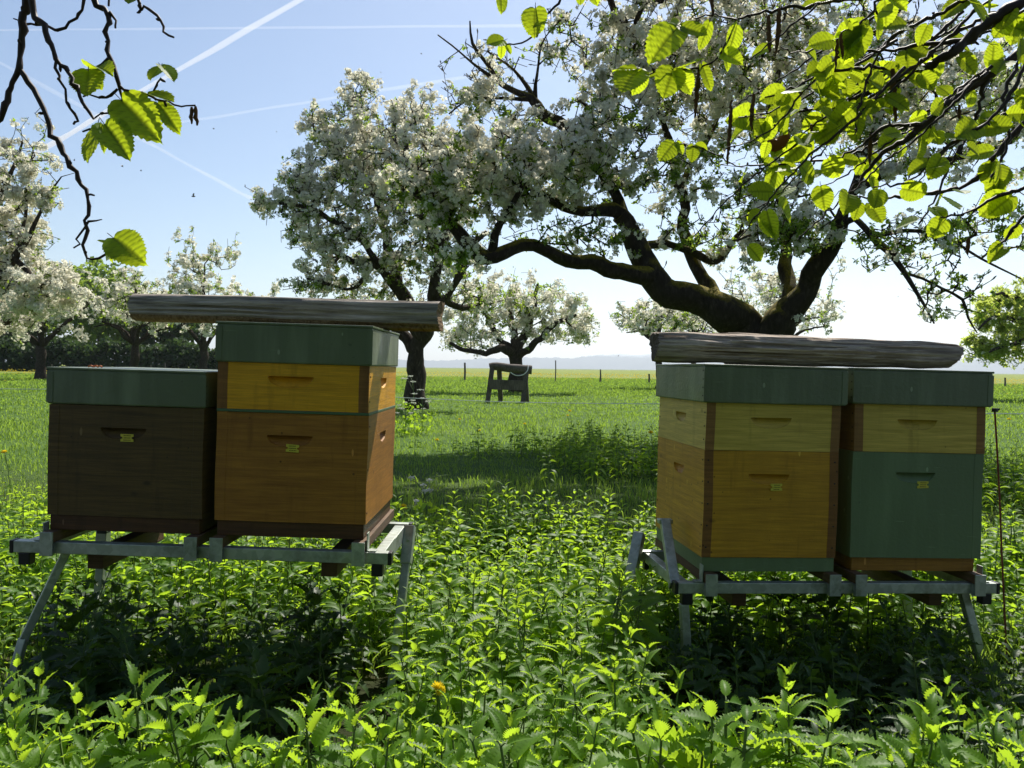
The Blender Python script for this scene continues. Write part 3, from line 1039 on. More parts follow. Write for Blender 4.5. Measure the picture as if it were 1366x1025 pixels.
def tree(name, label, cat, base, limbs, blobs, seed, rtip=.004, step=.14, clus=None, leafs=None, barkm=None, petal=None, leafm=None,
         cr=.06, nf=7, nl=5, leafL=.05, lo=False, group=None, spurs=0, sag=0.0, gexp=.42, thick=.05, jit=.10, kn=1.0, kb=1.0, kl=1.0, ltw=0, ltx=()):
    """limbs: (name of parent index or None, [(x,y,z,r)...]) ; blobs: (center(3), radii(3), n twigs, blossom clusters, leaf clusters)"""
    rg = np.random.default_rng(seed)
    base = np.array(base, float)
    L = []
    starts = []
    tot = 0
    for pa, pts in limbs:
        a = np.array(pts, float)
        p, r = spline(a[:, :3], a[:, 3], .16)
        wv = rg.normal(size=p.shape)
        wv[1:-1] = (wv[:-2] + wv[1:-1] * 1.5 + wv[2:]) / 2.2
        wv[0] = 0
        p = p + wv * np.minimum(r * .38, .034)[:, None]
        r = r * (1 + .07 * np.interp(np.arange(len(r)), np.arange(0, len(r) + 3, 3), rg.normal(size=len(np.arange(0, len(r) + 3, 3)))))
        pidx = -1
        if pa is not None:
            Lp = L[pa][0]
            pidx = starts[pa] + int(np.argmin(np.linalg.norm(Lp - p[0], axis=1)))
        starts.append(tot); tot += len(p)
        L.append((p, r, pidx))
    tg = []
    blobs = [(c, rd, int(n * kn), int(nb_ * kb), int(nl_ * kl)) for c, rd, n, nb_, nl_ in blobs]
    if ltw:      # short side twigs all along the thinner ends of the limbs
        q = np.concatenate([p[r_ < .055] for li, (p, r_, _) in enumerate(L) if li and li not in ltx])
        q = q[rg.integers(len(q), size=ltw)] + rg.normal(size=(ltw, 3)) * .24 + [0, 0, .08]
        tg.append(np.column_stack([q, np.full(ltw, len(blobs))]))
        blobs.append(((0, 0, 0), (0, 0, 0), 0, int(ltw * 1.6), int(ltw * 1.4)))
    for k, (c, rd, n, _, _) in enumerate(blobs):
        if n == 0: continue
        q = rg.normal(size=(n, 3)); q /= np.linalg.norm(q, axis=1)[:, None]
        q *= rg.uniform(0, 1, size=(n, 1)) ** .42
        tg.append(np.column_stack([np.array(c) + q * np.array(rd), np.full(n, k)]))
    tg = np.concatenate(tg)
    tg = tg[tg[:, 2] > .5]
    pos, par, lr, own, n0 = grow(L, tg, rg, step, sag, jit)
    n = len(pos)
    cnt = np.zeros(n)
    child = np.zeros(n, int)
    for i in range(n): 
        if par[i] >= 0: child[par[i]] += 1
    cnt[child == 0] = 1
    for i in range(n - 1, n0 - 1, -1): cnt[par[i]] += cnt[i]
    rad = rtip * np.maximum(cnt, 1) ** gexp
    rad[n0:] = np.minimum(rad[n0:], thick)
    rad[:n0] = lr
    root = empty(name, base)
    tag(root, label, cat, group)
    mb = MB()
    for li, (p, r, _) in enumerate(L):
        k = 14 if r[0] > .09 else (9 if r[0] > .04 else 6)
        mb.tube(p - base, r, k, 0, True, .15, seed * 17 + li)
    idx = np.arange(n0, n)
    A, B = pos[par[idx]], pos[idx]
    ra, rb = np.minimum(rad[par[idx]], rad[idx] * 1.6), rad[idx]
    big = rb > .012
    for sel, k in ((big, 5), (~big, 3)):
        if sel.any():
            V, fq = frusta(A[sel] - base, B[sel] + (B[sel] - A[sel]) * .06 - base, ra[sel], rb[sel], k)
            mb.add(V, fq, 0)
    if spurs:      # knobbly fruiting spurs along the thin wood
        e = rg.choice(len(idx), spurs)
        u = rg.uniform(size=(spurs, 1))
        a = A[e] + (B[e] - A[e]) * u
        d = rg.normal(size=(spurs, 3)); d[:, 2] = np.abs(d[:, 2]) * .8 + .3
        d /= np.linalg.norm(d, axis=1)[:, None]
        l = rg.uniform(.03, .11, (spurs, 1))
        V, fq = frusta(a - base, a + d * l * .6 - base, np.full(spurs, .006), np.full(spurs, .007), 3)
        mb.add(V, fq)
        V, fq = frusta(a + d * l * .55 - base, a + d * l - base, np.full(spurs, .011), np.full(spurs, .004), 4)
        mb.add(V, fq)
    mb.build('trunk', [barkm or M_BARK], root, True)
    thin = rad[idx] < .03
    tT = [flower_cluster(np.random.default_rng(s), nf, 1.0, lo) for s in range(6)]
    tL = [leaf_whorl(np.random.default_rng(s), nl, 1.0) for s in range(6)]
    ids, iown = idx[thin], own[idx[thin]]
    for which, mat_, nm in ((3, petal or M_PETAL, 'blossom_crown'), (4, leafm or M_APLEAF, 'leaf_crown')):
        m = MB()
        C = []
        for k, bl in enumerate(blobs):
            c = bl[which]
            e = ids[iown == k]
            if c <= 0 or len(e) == 0: continue
            # blossom sits in bunches along the outer wood, so some twigs carry many and some none
            wgt = rg.gamma(.42, size=len(e)) + .02
            e = rg.choice(e, c, p=wgt / wgt.sum())
            u = rg.uniform(size=(c, 1))
            C.append(pos[par[e]] + (pos[e] - pos[par[e]]) * u + rg.normal(size=(c, 3)) * (.035 if not lo else .08))
        if not C: continue
        C = np.concatenate(C) - base
        Z = rg.normal(size=C.shape); Z[:, 2] += .7
        Rm = frames(Z, rg)
        ty = rg.integers(6, size=len(C))
        sc = (cr if which == 3 else leafL) * rg.uniform(.65, 1.25, len(C))
        for k in range(6):
            s = ty == k
            V, fs = scatter((tT if which == 3 else tL)[k][0], [(tT if which == 3 else tL)[k][1]], Rm[s], sc[s], C[s])
            m.add(V, fs)
        m.build(nm, [mat_], root)
    return root


def L_(D, pts, dz=()):
    """limb traced at depth D: (x, y, radius px[, extra depth]) -> world points with metre radii"""
    out = []
    for p in pts:
        d = D + (p[3] if len(p) > 3 else 0)
        q = P(p[0], p[1], d)
        out.append((*q, p[2] * d / F))
    return out


def scale_limbs(limbs, k):
    return [(pa, [(*p[:3], p[3] * k) for p in pts]) for pa, pts in limbs]


def B_(D, x, y, rx, ry, rd, n, nb, nlf, dd=0.0):
    d = D + dd
    return (P(x, y, d), (rx * d / F, rd, ry * d / F), n, nb, nlf)


D = 11.5
b = G(1012, D)
limbs = [
    (None, [(b[0] + .05, b[1], -.05, .42), (b[0], b[1], .35, .35)] + L_(D, [(1008, 500, 31), (1004, 462, 30), (985, 424, 29), (935, 408, 22), (893, 391, 22), (868, 368, 21), (850, 345, 18, .1), (839, 315, 15, .1), (829, 286, 13, 0)])),
    (0, L_(D, [(872, 374, 14), (838, 366, 12.5, -.15), (797, 354, 12, -.35), (760, 345, 11.5, -.5), (726, 336, 10.5, -.7), (684, 337, 10.5, -.9), (650, 343, 12, -1.0), (630, 333, 12, -1.0), (612, 308, 10, -1.0), (588, 284, 6, -1.1), (556, 262, 3.5, -1.1), (520, 250, 2, -1.1)])),
    (1, L_(D, [(655, 340, 7, -1.0), (668, 300, 6, -1.2), (690, 262, 4.5, -1.4), (705, 225, 3, -1.5)])),
    (0, L_(D, [(830, 288, 10), (795, 284, 8, -.2), (755, 276, 6.5, -.3), (715, 258, 4, -.3), (680, 230, 2.2, -.3)])),
    (0, L_(D, [(832, 290, 11), (822, 255, 9.5, .2), (800, 218, 10, .3), (772, 188, 10, .3), (744, 166, 9.5, .3), (722, 146, 8, .3), (708, 132, 6.5, .3), (690, 126, 4.5, .3), (664, 110, 3.4, .3), (640, 92, 2.6, .3), (612, 68, 1.7, .3), (584, 46, 1.0, .3)])),
    (4, L_(D, [(706, 132, 4.5, .3), (684, 132, 3, .2), (650, 130, 2, .1), (622, 133, 1.4, 0), (598, 152, 1.2, 0)])),
    (4, L_(D, [(712, 135, 4, .3), (700, 112, 3, .4), (676, 86, 2.2, .5), (650, 68, 1.4, .5)])),
    (4, L_(D, [(714, 134, 3.5, .3), (718, 100, 2.4, .3), (722, 62, 1.6, .2), (735, 40, 1.0, .2)])),
    (4, L_(D, [(664, 110, 3, .3), (648, 84, 2.6, .2), (630, 58, 2.2, .2), (627, 28, 1.2, .2)])),
    (0, L_(D, [(846, 330, 6, .1), (870, 326, 6.5, .4), (896, 330, 6, .6), (930, 338, 6, .8), (958, 350, 5.5, .9), (972, 332, 4.5, 1.0), (985, 312, 3, 1.0), (1010, 305, 2, 1.0)])),
    (0, L_(D, [(985, 420, 14, .2), (948, 388, 11.5, .8), (925, 350, 10, 1.0), (912, 305, 9.5, 1.1), (906, 252, 8, 1.1), (900, 205, 6, 1.0), (880, 150, 4.5, .8), (850, 95, 3, .6), (835, 40, 2, .5)])),
    (10, L_(D, [(906, 250, 5, 1.1), (935, 205, 4.5, 1.4), (960, 150, 3.5, 1.6), (975, 90, 2.5, 1.7), (985, 20, 1.5, 1.8)])),
    (0, L_(D, [(1006, 470, 24), (1030, 440, 20, -.1), (1056, 418, 19, -.25), (1072, 392, 17, -.4), (1090, 355, 13.5, -.6), (1113, 322, 12, -.8), (1128, 288, 10, -1.0), (1143, 240, 7.5, -1.1), (1162, 180, 5.5, -1.1), (1190, 110, 4, -1.0), (1220, 30, 2.5, -.8)])),
    (12, L_(D, [(1058, 418, 13, -.2), (1054, 385, 12, 0), (1050, 345, 9.5, .3), (1046, 300, 8, .5), (1040, 240, 6.5, .7), (1030, 170, 5, .8), (1040, 90, 3.5, .8), (1060, 10, 2, .8)])),
    (12, L_(D, [(1120, 305, 6, -.9), (1140, 292, 5.5, -1.1), (1162, 316, 5, -1.3), (1190, 342, 4.4, -1.5), (1211, 373, 3.6, -1.7), (1228, 398, 2.6, -1.8), (1246, 432, 1.4, -1.9)])),
    (14, L_(D, [(1205, 364, 2.4, -1.6), (1230, 372, 2.2, -1.7), (1256, 384, 2.2, -1.8), (1284, 400, 2.4, -1.9), (1292, 424, 1.6, -1.9), (1304, 445, 1.0, -1.9)])),
    (12, L_(D, [(1122, 300, 5, -.9), (1088, 299, 4, -1.1), (1047, 309, 3.4, -1.2), (1010, 311, 2.6, -1.2), (982, 322, 1.6, -1.2)])),
    (12, L_(D, [(1138, 258, 6, -1.1), (1180, 232, 5, -1.4), (1228, 214, 4, -1.6), (1285, 210, 3, -1.8), (1350, 190, 2, -1.9)])),
    (12, L_(D, [(1160, 190, 5, -1.1), (1200, 176, 4, -.7), (1250, 140, 3.4, -.5), (1310, 110, 2.4, -.4), (1370, 90, 1.6, -.3)])),
    (14, L_(D, [(1160, 314, 4, -1.3), (1210, 306, 3.4, -1.4), (1262, 318, 2.6, -1.5), (1310, 345, 1.8, -1.6), (1362, 372, 1.2, -1.6)])),
    (0, L_(D, [(1030, 448, 22, -.1), (1038, 424, 19, -.2), (1043, 408, 11, -.2), (1045, 402, 4, -.2)])),
]
blobs = [
    B_(D, 590, 246, 80, 60, .9, 90, 330, 170, -1.1),
    B_(D, 655, 232, 95, 66, 1.1, 150, 620, 260, -1.1),
    B_(D, 740, 215, 80, 62, 1.1, 120, 430, 200, -.5),
    B_(D, 800, 205, 80, 80, 1.3, 120, 330, 200, 0),
    B_(D, 850, 120, 85, 70, 1.4, 130, 480, 130, .4),
    B_(D, 905, 60, 110, 80, 1.6, 190, 760, 180, .6),
    B_(D, 980, 120, 110, 110, 1.8, 200, 560, 200, .8),
    B_(D, 1070, 60, 110, 110, 1.9, 170, 420, 180, .4),
    B_(D, 900, -70, 230, 60, 1.8, 150, 480, 160, .6),
    B_(D, 1150, 110, 110, 100, 1.8, 170, 260, 230, -.6),
    B_(D, 1260, 150, 110, 90, 1.8, 150, 180, 230, -1.0),
    B_(D, 1370, 150, 80, 100, 1.6, 80, 90, 130, -1.2),
    B_(D, 1180, -80, 180, 70, 1.6, 110, 260, 150, 0),
    B_(D, 900, 240, 60, 50, 1.2, 60, 90, 120, .4),
    B_(D, 1010, 260, 60, 55, 1.2, 80, 70, 170, -.2),
    B_(D, 1060, 315, 60, 34, 1.0, 60, 50, 150, -1.0),
    B_(D, 1210, 330, 80, 50, 1.0, 70, 24, 90, -1.5),
    B_(D, 1270, 395, 55, 40, .7, 34, 8, 30, -1.8),
    B_(D, 1330, 300, 60, 50, .9, 44, 18, 60, -1.6),
    B_(D, 650, 100, 70, 50, .8, 60, 26, 14, .3),
    B_(D, 628, 140, 44, 22, .5, 24, 60, 26, .1),
    B_(D, 690, 165, 46, 22, .6, 26, 46, 30, .3),
    B_(D, 760, 60, 60, 50, .9, 40, 60, 40, .4),
    B_(D, 770, 315, 110, 26, .8, 50, 30, 90, -.4),
    B_(D, 620, 345, 50, 28, .6, 30, 24, 70, -1.1),
    B_(D, 930, 315, 50, 24, .7, 26, 10, 60, .7),
    B_(D, 860, -215, 190, 90, 1.5, 300, 1300, 380, -.6),
    B_(D, 1020, -230, 150, 90, 1.6, 220, 900, 300, -.3),
    B_(D, 745, -160, 110, 70, 1.2, 130, 480, 200, -.4),
    B_(D, 1190, -220, 150, 80, 1.8, 110, 200, 180, -.6),
]
big = tree('apple_tree', 'large leaning apple tree with a mossy forked trunk rising behind the pale topped hives', 'tree', b, scale_limbs(limbs, .9), blobs, 11,
           rtip=.0046, step=.15, barkm=M_BARKMOSS, cr=.082, nf=13, nl=6, leafL=.06, spurs=5200, kn=2.2, kb=.86, kl=3.0, ltw=520, ltx=(4, 5, 6, 7, 8, 14, 15, 19), group='blossoming orchard trees')

D = 19.0
b = G(553, D)
limbs = [
    (None, [(b[0], b[1], -.05, .29), (b[0], b[1], .3, .215)] + L_(D, [(554, 510, 11), (556, 476, 11), (560, 455, 11), (572, 428, 9.5, -.3), (580, 396, 8.5, -.5), (584, 352, 8, -.6), (592, 300, 6, -.6), (600, 250, 4, -.5)])),
    (0, L_(D, [(556, 470, 8), (543, 452, 8, .1), (530, 438, 7, .2), (517, 425, 4, .3), (500, 410, 2.5, .4)])),
    (0, L_(D, [(562, 452, 10), (548, 420, 9.5, -.2), (535, 390, 9, -.3), (518, 368, 7.5, -.5), (498, 352, 6, -.7), (474, 350, 4, -.9), (445, 338, 2.6, -1.0)])),
    (2, L_(D, [(535, 390, 6, -.3), (520, 340, 5.5, -.1), (505, 280, 5, .2), (490, 215, 4, .4), (478, 150, 2.5, .5)])),
    (2, L_(D, [(515, 366, 5, -.5), (470, 310, 4.5, -.9), (425, 285, 3.4, -1.2), (388, 272, 2.2, -1.4), (352, 272, 1.2, -1.5)])),
    (0, L_(D, [(576, 420, 7, -.4), (600, 395, 6, -.7), (615, 360, 5, -.9), (628, 330, 3.6, -1.0), (650, 310, 2.2, -1.0)])),
    (0, L_(D, [(586, 340, 6, -.6), (560, 285, 5, -.9), (545, 225, 4, -1.0), (535, 170, 2.4, -1.0)])),
    (2, L_(D, [(500, 353, 4, -.7), (470, 385, 3, -.9), (440, 380, 2.4, -1.0), (410, 372, 1.5, -1.0)])),
    (0, L_(D, [(580, 398, 5, -.5), (620, 410, 4, .2), (655, 405, 2.6, .6)])),
    (3, L_(D, [(500, 262, 4, .2), (455, 215, 3, .1), (425, 180, 2, 0)])),
]
blobs = [
    B_(D, 470, 190, 62, 60, 1.3, 150, 560, 200, .2),
    B_(D, 440, 250, 70, 60, 1.3, 170, 560, 260, -.5),
    B_(D, 530, 200, 70, 60, 1.5, 170, 640, 220, -.3),
    B_(D, 520, 270, 80, 60, 1.5, 200, 640, 330, -.8),
    B_(D, 590, 240, 60, 70, 1.5, 160, 520, 250, -.4),
    B_(D, 420, 320, 46, 44, 1.0, 110, 300, 200, -.8),
    B_(D, 500, 340, 80, 46, 1.2, 130, 280, 260, -.8),
    B_(D, 590, 340, 70, 50, 1.2, 120, 260, 240, -.6),
    B_(D, 480, 122, 34, 26, .8, 50, 150, 50, .4),
    B_(D, 428, 168, 28, 36, .7, 45, 130, 60, .1),
    B_(D, 362, 272, 28, 18, .5, 26, 56, 36, -1.5),
    B_(D, 395, 250, 34, 46, .7, 60, 170, 80, -1.2),
    B_(D, 425, 382, 56, 18, .7, 50, 80, 100, -.9),
    B_(D, 520, 392, 80, 18, .9, 50, 50, 110, -.2),
    B_(D, 630, 395, 50, 24, .9, 44, 70, 80, .2),
    B_(D, 560, 150, 40, 34, .9, 60, 190, 60, -.4),
]
tree('apple_tree', 'rounded apple tree in full white blossom behind the jutting split beam', 'tree', b, limbs, blobs, 12,
     rtip=.006, step=.2, cr=.095, nf=11, nl=5, leafL=.07, spurs=2200, kn=2.0, kb=.78, kl=2.3, ltw=160, group='blossoming orchard trees')

D = 32.0
b = G(688, D)
limbs = [
    (None, [(b[0], b[1], -.05, .32), (b[0], b[1], .3, .26)] + L_(D, [(688, 500, 8), (686, 478, 8), (690, 462, 7), (702, 440, 5), (712, 410, 3.5), (716, 380, 2)])),
    (0, L_(D, [(686, 476, 6), (672, 466, 5.5, -.3), (648, 472, 4, -.8), (622, 468, 3, -1.2), (600, 458, 1.8, -1.5)])),
    (0, L_(D, [(687, 472, 6), (668, 452, 4.5, .3), (650, 425, 3.5, .5), (640, 395, 2.2, .7)])),
    (0, L_(D, [(688, 474, 6), (708, 464, 5, -.4), (724, 448, 4, -.8), (745, 430, 3, -1.1), (768, 420, 1.8, -1.3)])),
    (0, L_(D, [(690, 462, 5), (682, 430, 4, 1.0), (676, 395, 3, 1.6)])),
]
blobs = [
    B_(D, 630, 415, 50, 44, 1.6, 150, 300, 420),
    B_(D, 690, 400, 54, 40, 1.8, 170, 320, 420),
    B_(D, 745, 420, 50, 44, 1.7, 150, 360, 380),
    B_(D, 620, 452, 46, 18, 1.4, 70, 160, 200),
    B_(D, 700, 440, 60, 26, 1.6, 90, 130, 240),
    B_(D, 775, 440, 34, 26, 1.2, 60, 130, 150),
]
tree('apple_tree', 'low spreading green and white apple tree behind the wooden trestle', 'tree', b, limbs, blobs, 13,
     rtip=.007, step=.3, cr=.12, nf=5, nl=5, leafL=.11, lo=True, group='blossoming orchard trees')

# white pear at the left edge, with upright shoots
D = 15.0
b = G(-70, D)
limbs = [
    (None, [(b[0], b[1], -.05, .3), (b[0], b[1], .4, .24)] + L_(D, [(-70, 470, 16), (-66, 420, 14), (-55, 360, 11), (-45, 300, 8), (-38, 240, 5), (-34, 180, 3)])),
    (0, L_(D, [(-66, 430, 10), (-40, 400, 8, -.4), (-5, 370, 6, -.7), (20, 345, 4.5, -.9), (42, 310, 3, -1.0), (60, 270, 2, -1.0), (82, 236, .8, -1.0)])),
    (0, L_(D, [(-52, 340, 8), (-25, 300, 6, -.2), (0, 260, 4, -.3), (18, 225, 2.4, -.3), (30, 190, 1.2, -.3)])),
    (1, L_(D, [(20, 346, 4, -.9), (45, 372, 3, -1.1), (75, 380, 2, -1.2), (100, 392, 1.4, -1.2)])),
    (1, L_(D, [(22, 342, 3, -.9), (32, 290, 2, -.8), (38, 235, 1.4, -.8), (45, 195, .7, -.8)])),
    (0, L_(D, [(-60, 400, 8), (-30, 430, 5, .5), (10, 430, 4, .8), (50, 425, 2.4, .9)])),
]
blobs = [
    B_(D, 5, 300, 48, 66, 1.2, 130, 560, 200, -.5),
    B_(D, 10, 380, 62, 52, 1.4, 150, 640, 260, -.6),
    B_(D, 58, 388, 42, 34, 1.0, 80, 330, 130, -1.1),
    B_(D, 60, 262, 14, 26, .3, 16, 70, 30, -1.0),
    B_(D, 36, 240, 10, 36, .3, 14, 66, 30, -.8),
    B_(D, 14, 220, 22, 30, .5, 24, 120, 40, -.3),
    B_(D, -60, 280, 60, 90, 1.3, 80, 240, 100),
    B_(D, 10, 432, 50, 18, 1.0, 50, 130, 110, .6),
]
tree('pear_tree', 'brilliant white blossoming tree with upright shoots at the far left edge', 'tree', b, limbs, blobs, 14,
     rtip=.0055, step=.18, cr=.082, nf=11, nl=5, leafL=.055, kn=1.6, kb=1.2, kl=1.6, ltw=160, group='blossoming orchard trees')


# far orchard trees, each with its own crown
def orchard(name, label, x, D, top, half, bottom, seed, nb, nlf, tr=.2, lean=0.0, shoots=0, leafm=None, crk=1.0):
    """top / bottom: y of the crown in the photo; half: crown half width in px"""
    rg = np.random.default_rng(seed)
    b = G(x, D)
    k = D / F
    fork = P(x, bottom - 4, D)
    limbs = [(None, [(b[0], b[1], -.05, tr * 1.3), (b[0], b[1], .3, tr), (fork[0], fork[1], fork[2], tr * .85), (fork[0] + lean, fork[1], fork[2] + (bottom - top) * k * .3, tr * .5), (fork[0] + lean * 2, fork[1], fork[2] + (bottom - top) * k * .7, tr * .2)])]
    for i in range(6):
        a = i / 6 * 2 * math.pi + rg.uniform(-.3, .3)
        r_ = half * k * .75
        f0 = fork + np.array([0, 0, -.15 + .12 * i * k])
        m = f0 + np.array([math.cos(a) * r_ * .45, math.sin(a) * r_ * .45, (bottom - top) * k * rg.uniform(.12, .3)])
        e_ = f0 + np.array([math.cos(a) * r_, math.sin(a) * r_, (bottom - top) * k * rg.uniform(.2, .6)])
        limbs.append((0, [(*f0, tr * .55), (*m, tr * .38), (*e_, tr * .13)]))
    cy_ = (top + bottom) / 2
    hy = (bottom - top) / 2
    bl = []
    for i in range(7):
        a = i / 7 * 2 * math.pi
        bl.append((P(x + math.cos(a) * half * .55, cy_ + rg.uniform(-.25, .35) * hy, D + math.sin(a) * half * k * .55), (half * k * .48, half * k * .48, hy * k * .55), 60, nb // 9, nlf // 9))
    bl.append((P(x + rg.uniform(-.2, .2) * half, top + hy * .55, D), (half * k * .5, half * k * .5, hy * k * .5), 70, nb // 5, nlf // 5))
    for i in range(shoots):
        sx = x + rg.uniform(-.9, .9) * half
        sy = top + rg.uniform(-.15, .3) * hy
        bl.append((P(sx, sy, D + rg.uniform(-1, 1)), (.07, .07, hy * k * .28), 7, 9, 9))
    return tree(name, label, 'tree', b, limbs, bl, seed, rtip=.009 * D / 40, step=.3, cr=.0036 * D * crk, nf=5, nl=5, leafL=.0034 * D * crk, lo=True,
                group='blossoming orchard trees', leafm=leafm, thick=.09)


orchard('apple_tree', 'white apple tree on a dark trunk standing left of the low dark hive', 54, 48, 335, 88, 462, 21, 900, 800, .26)
orchard('apple_tree', 'brownish white apple tree whose trunk shows just above the low hive roof', 180, 52, 352, 72, 462, 22, 620, 900, .25)
orchard('apple_tree', 'tall apple tree with upright blossom shoots behind the left end of the split beam', 272, 50, 326, 72, 466, 23, 720, 760, .22, shoots=12)
orchard('apple_tree', 'small thin apple tree between the tall shoots tree and the round white one', 348, 58, 390, 42, 468, 24, 190, 240, .14, shoots=5)
orchard('apple_tree', 'pale green apple tree under the big mossy limb, left of its trunk', 880, 42, 386, 72, 462, 25, 560, 900, .2)
orchard('apple_tree', 'young leafy apple tree showing between mossy trunk and round log', 925, 50, 400, 42, 470, 26, 120, 420, .15, leafm=M_GREENLEAF)
orchard('apple_tree', 'distant pinkish white apple tree right behind the forked mossy trunk', 1040, 46, 350, 92, 462, 27, 700, 620, .2, shoots=6)

# green pear at the right edge
D = 30.0
b = G(1405, D)
limbs = [
    (None, [(b[0], b[1], -.05, .3), (b[0], b[1], .4, .25)] + L_(D, [(1402, 480, 7), (1394, 440, 6), (1378, 400, 4), (1366, 370, 2.4)])),
    (0, L_(D, [(1394, 446, 5), (1350, 425, 3, -.4), (1322, 425, 2, -.7), (1305, 440, 1.2, -.9)])),
    (0, L_(D, [(1388, 420, 4), (1350, 395, 2.6, -.4), (1325, 392, 1.8, -.7)])),
    (0, L_(D, [(1366, 440, 5), (1390, 420, 4), (1410, 400, 3)])),
    (0, L_(D, [(1398, 456, 4), (1350, 458, 2.6, -.6), (1320, 470, 1.6, -.9)])),
]
blobs = [
    B_(D, 1330, 430, 36, 42, 1.2, 130, 60, 620),
    B_(D, 1362, 410, 40, 40, 1.4, 120, 50, 560),
    B_(D, 1310, 468, 24, 22, .8, 60, 20, 230),
    B_(D, 1350, 470, 40, 22, 1.2, 80, 20, 300),
    B_(D, 1405, 430, 40, 56, 1.4, 80, 30, 300),
    B_(D, 1310, 412, 12, 20, .5, 20, 16, 70),
]
tree('pear_tree', 'fresh green leafy tree with drooping twigs at the far right edge', 'tree', b, limbs, blobs, 15,
     rtip=.006, step=.25, cr=.09, nf=4, nl=7, leafL=.105, lo=True, leafm=M_PEARLEAF, sag=.12, kl=2.6, kn=1.3, kb=.6)


# dark hedge and the round tree behind it, far left
def card_cloud(pts, size, rg):
    loc = np.array([[-.5, -.3, 0], [.1, -.45, .1], [.55, .1, 0], [-.1, .45, .12]])
    Z = rg.normal(size=pts.shape)
    return scatter(loc, [np.array([[0, 1, 2, 3]])], frames(Z, rg), size * rg.uniform(.6, 1.3, len(pts)), pts)


r = np.random.default_rng(31)
hb = G(140, 96)
n = 15000
x = r.uniform(-22, 16, n)
prof = 3.3 + .45 * np.sin(x * .9) + .3 * np.sin(x * 2.3 + 1) + .25 * np.sin(x * 5.1)
z = r.uniform(0, 1, n) ** .8 * prof
pts = np.stack([x, r.normal(size=n) * .7 - np.abs(z - 1.4) * 0, z], 1)
V, fs = card_cloud(pts, .42, r)
hedge = MB().add(V, fs).build('hedge', [M_HEDGE])
hedge.location = hb
tag(hedge, 'long dark hedge across the meadow behind the left orchard trees', 'hedge')
for (px, top, half, bot, dd, lab) in ((132, 350, 62, 470, 108, 'round dark green tree crown rising over the dark hedge'), (20, 372, 60, 470, 112, 'dark green tree behind the hedge, half hidden by white blossom'), (215, 392, 60, 470, 112, 'low dark green tree behind the hedge and the brownish apple tree')):
    bb = G(px, dd)
    k = dd / F
    n = 4200
    q = r.normal(size=(n, 3)); q /= np.linalg.norm(q, axis=1)[:, None]
    lum = 1 + .16 * np.sin(q[:, 0] * 7) * np.sin(q[:, 2] * 9 + 1) + .1 * np.sin(q[:, 1] * 11)
    q = q * (r.uniform(size=(n, 1)) ** .3) * lum[:, None]
    c = P(px, (top + bot) / 2, dd) - bb
    pts = q * np.array([half * k, half * k * .8, (bot - top) / 2 * k]) + c
    root = empty('broadleaf_tree', bb)
    tag(root, lab, 'tree', 'dark trees behind the hedge')
    MB().tube(spline([(0, 0, -.1), (.1, 0, 2), (0, 0, c[2])], [.45, .35, .15], .5)[0], .3, 8).build('trunk', [M_BARK], root, True)
    V, fs = card_cloud(pts, .62, r)
    MB().add(V, fs).build('crown', [M_HEDGE if px != 132 else M_GREENLEAF], root)


# ------------------------------------------------------------------ nettles and undergrowth
def nettle_leaf(rg, segs, teeth=True, droop=.35):
    """one serrate leaf along +x, unit length; returns V, quads"""
    t = np.linspace(0, 1, segs + 1)
    w_ = .47 * (t + 1e-6) ** .42 * (1 - t) ** .92 + .006
    w_[0] = .05
    if teeth:
        w_[1:-1] *= np.where(np.arange(1, segs) % 2 == 0, 1.20, .82)
    w_[-1] = .004
    cols = np.array([-1, -.5, 0, .5, 1.0])
    x = t[:, None] + np.where(teeth, (np.arange(segs + 1) % 2 == 0) * .035, 0)[:, None] * (np.abs(cols)[None] ** 2)
    y = w_[:, None] * cols[None]
    fold = rg.uniform(.25, .6)
    z = np.abs(y) * fold - droop * (x ** 2) * .6 + .05 * np.sin(x * 3)
    if teeth:
        z = z + np.where(np.arange(segs + 1) % 2 == 0, .018, -.014)[:, None] * (np.abs(cols)[None] > .3)
    V = np.stack([x, y, z], -1).reshape(-1, 3)
    i, j = np.meshgrid(np.arange(segs), np.arange(4), indexing='ij')
    q = (i * 5 + j).ravel()
    return V, np.stack([q, q + 5, q + 6, q + 1], -1)


def rot2(az, pitch):
    """rows: local x (leaf axis), y, z for azimuth and upward pitch"""
    x = np.array([math.cos(az) * math.cos(pitch), math.sin(az) * math.cos(pitch), math.sin(pitch)])
    y = np.array([-math.sin(az), math.cos(az), 0])
    return np.array([x, y, np.cross(x, y)])


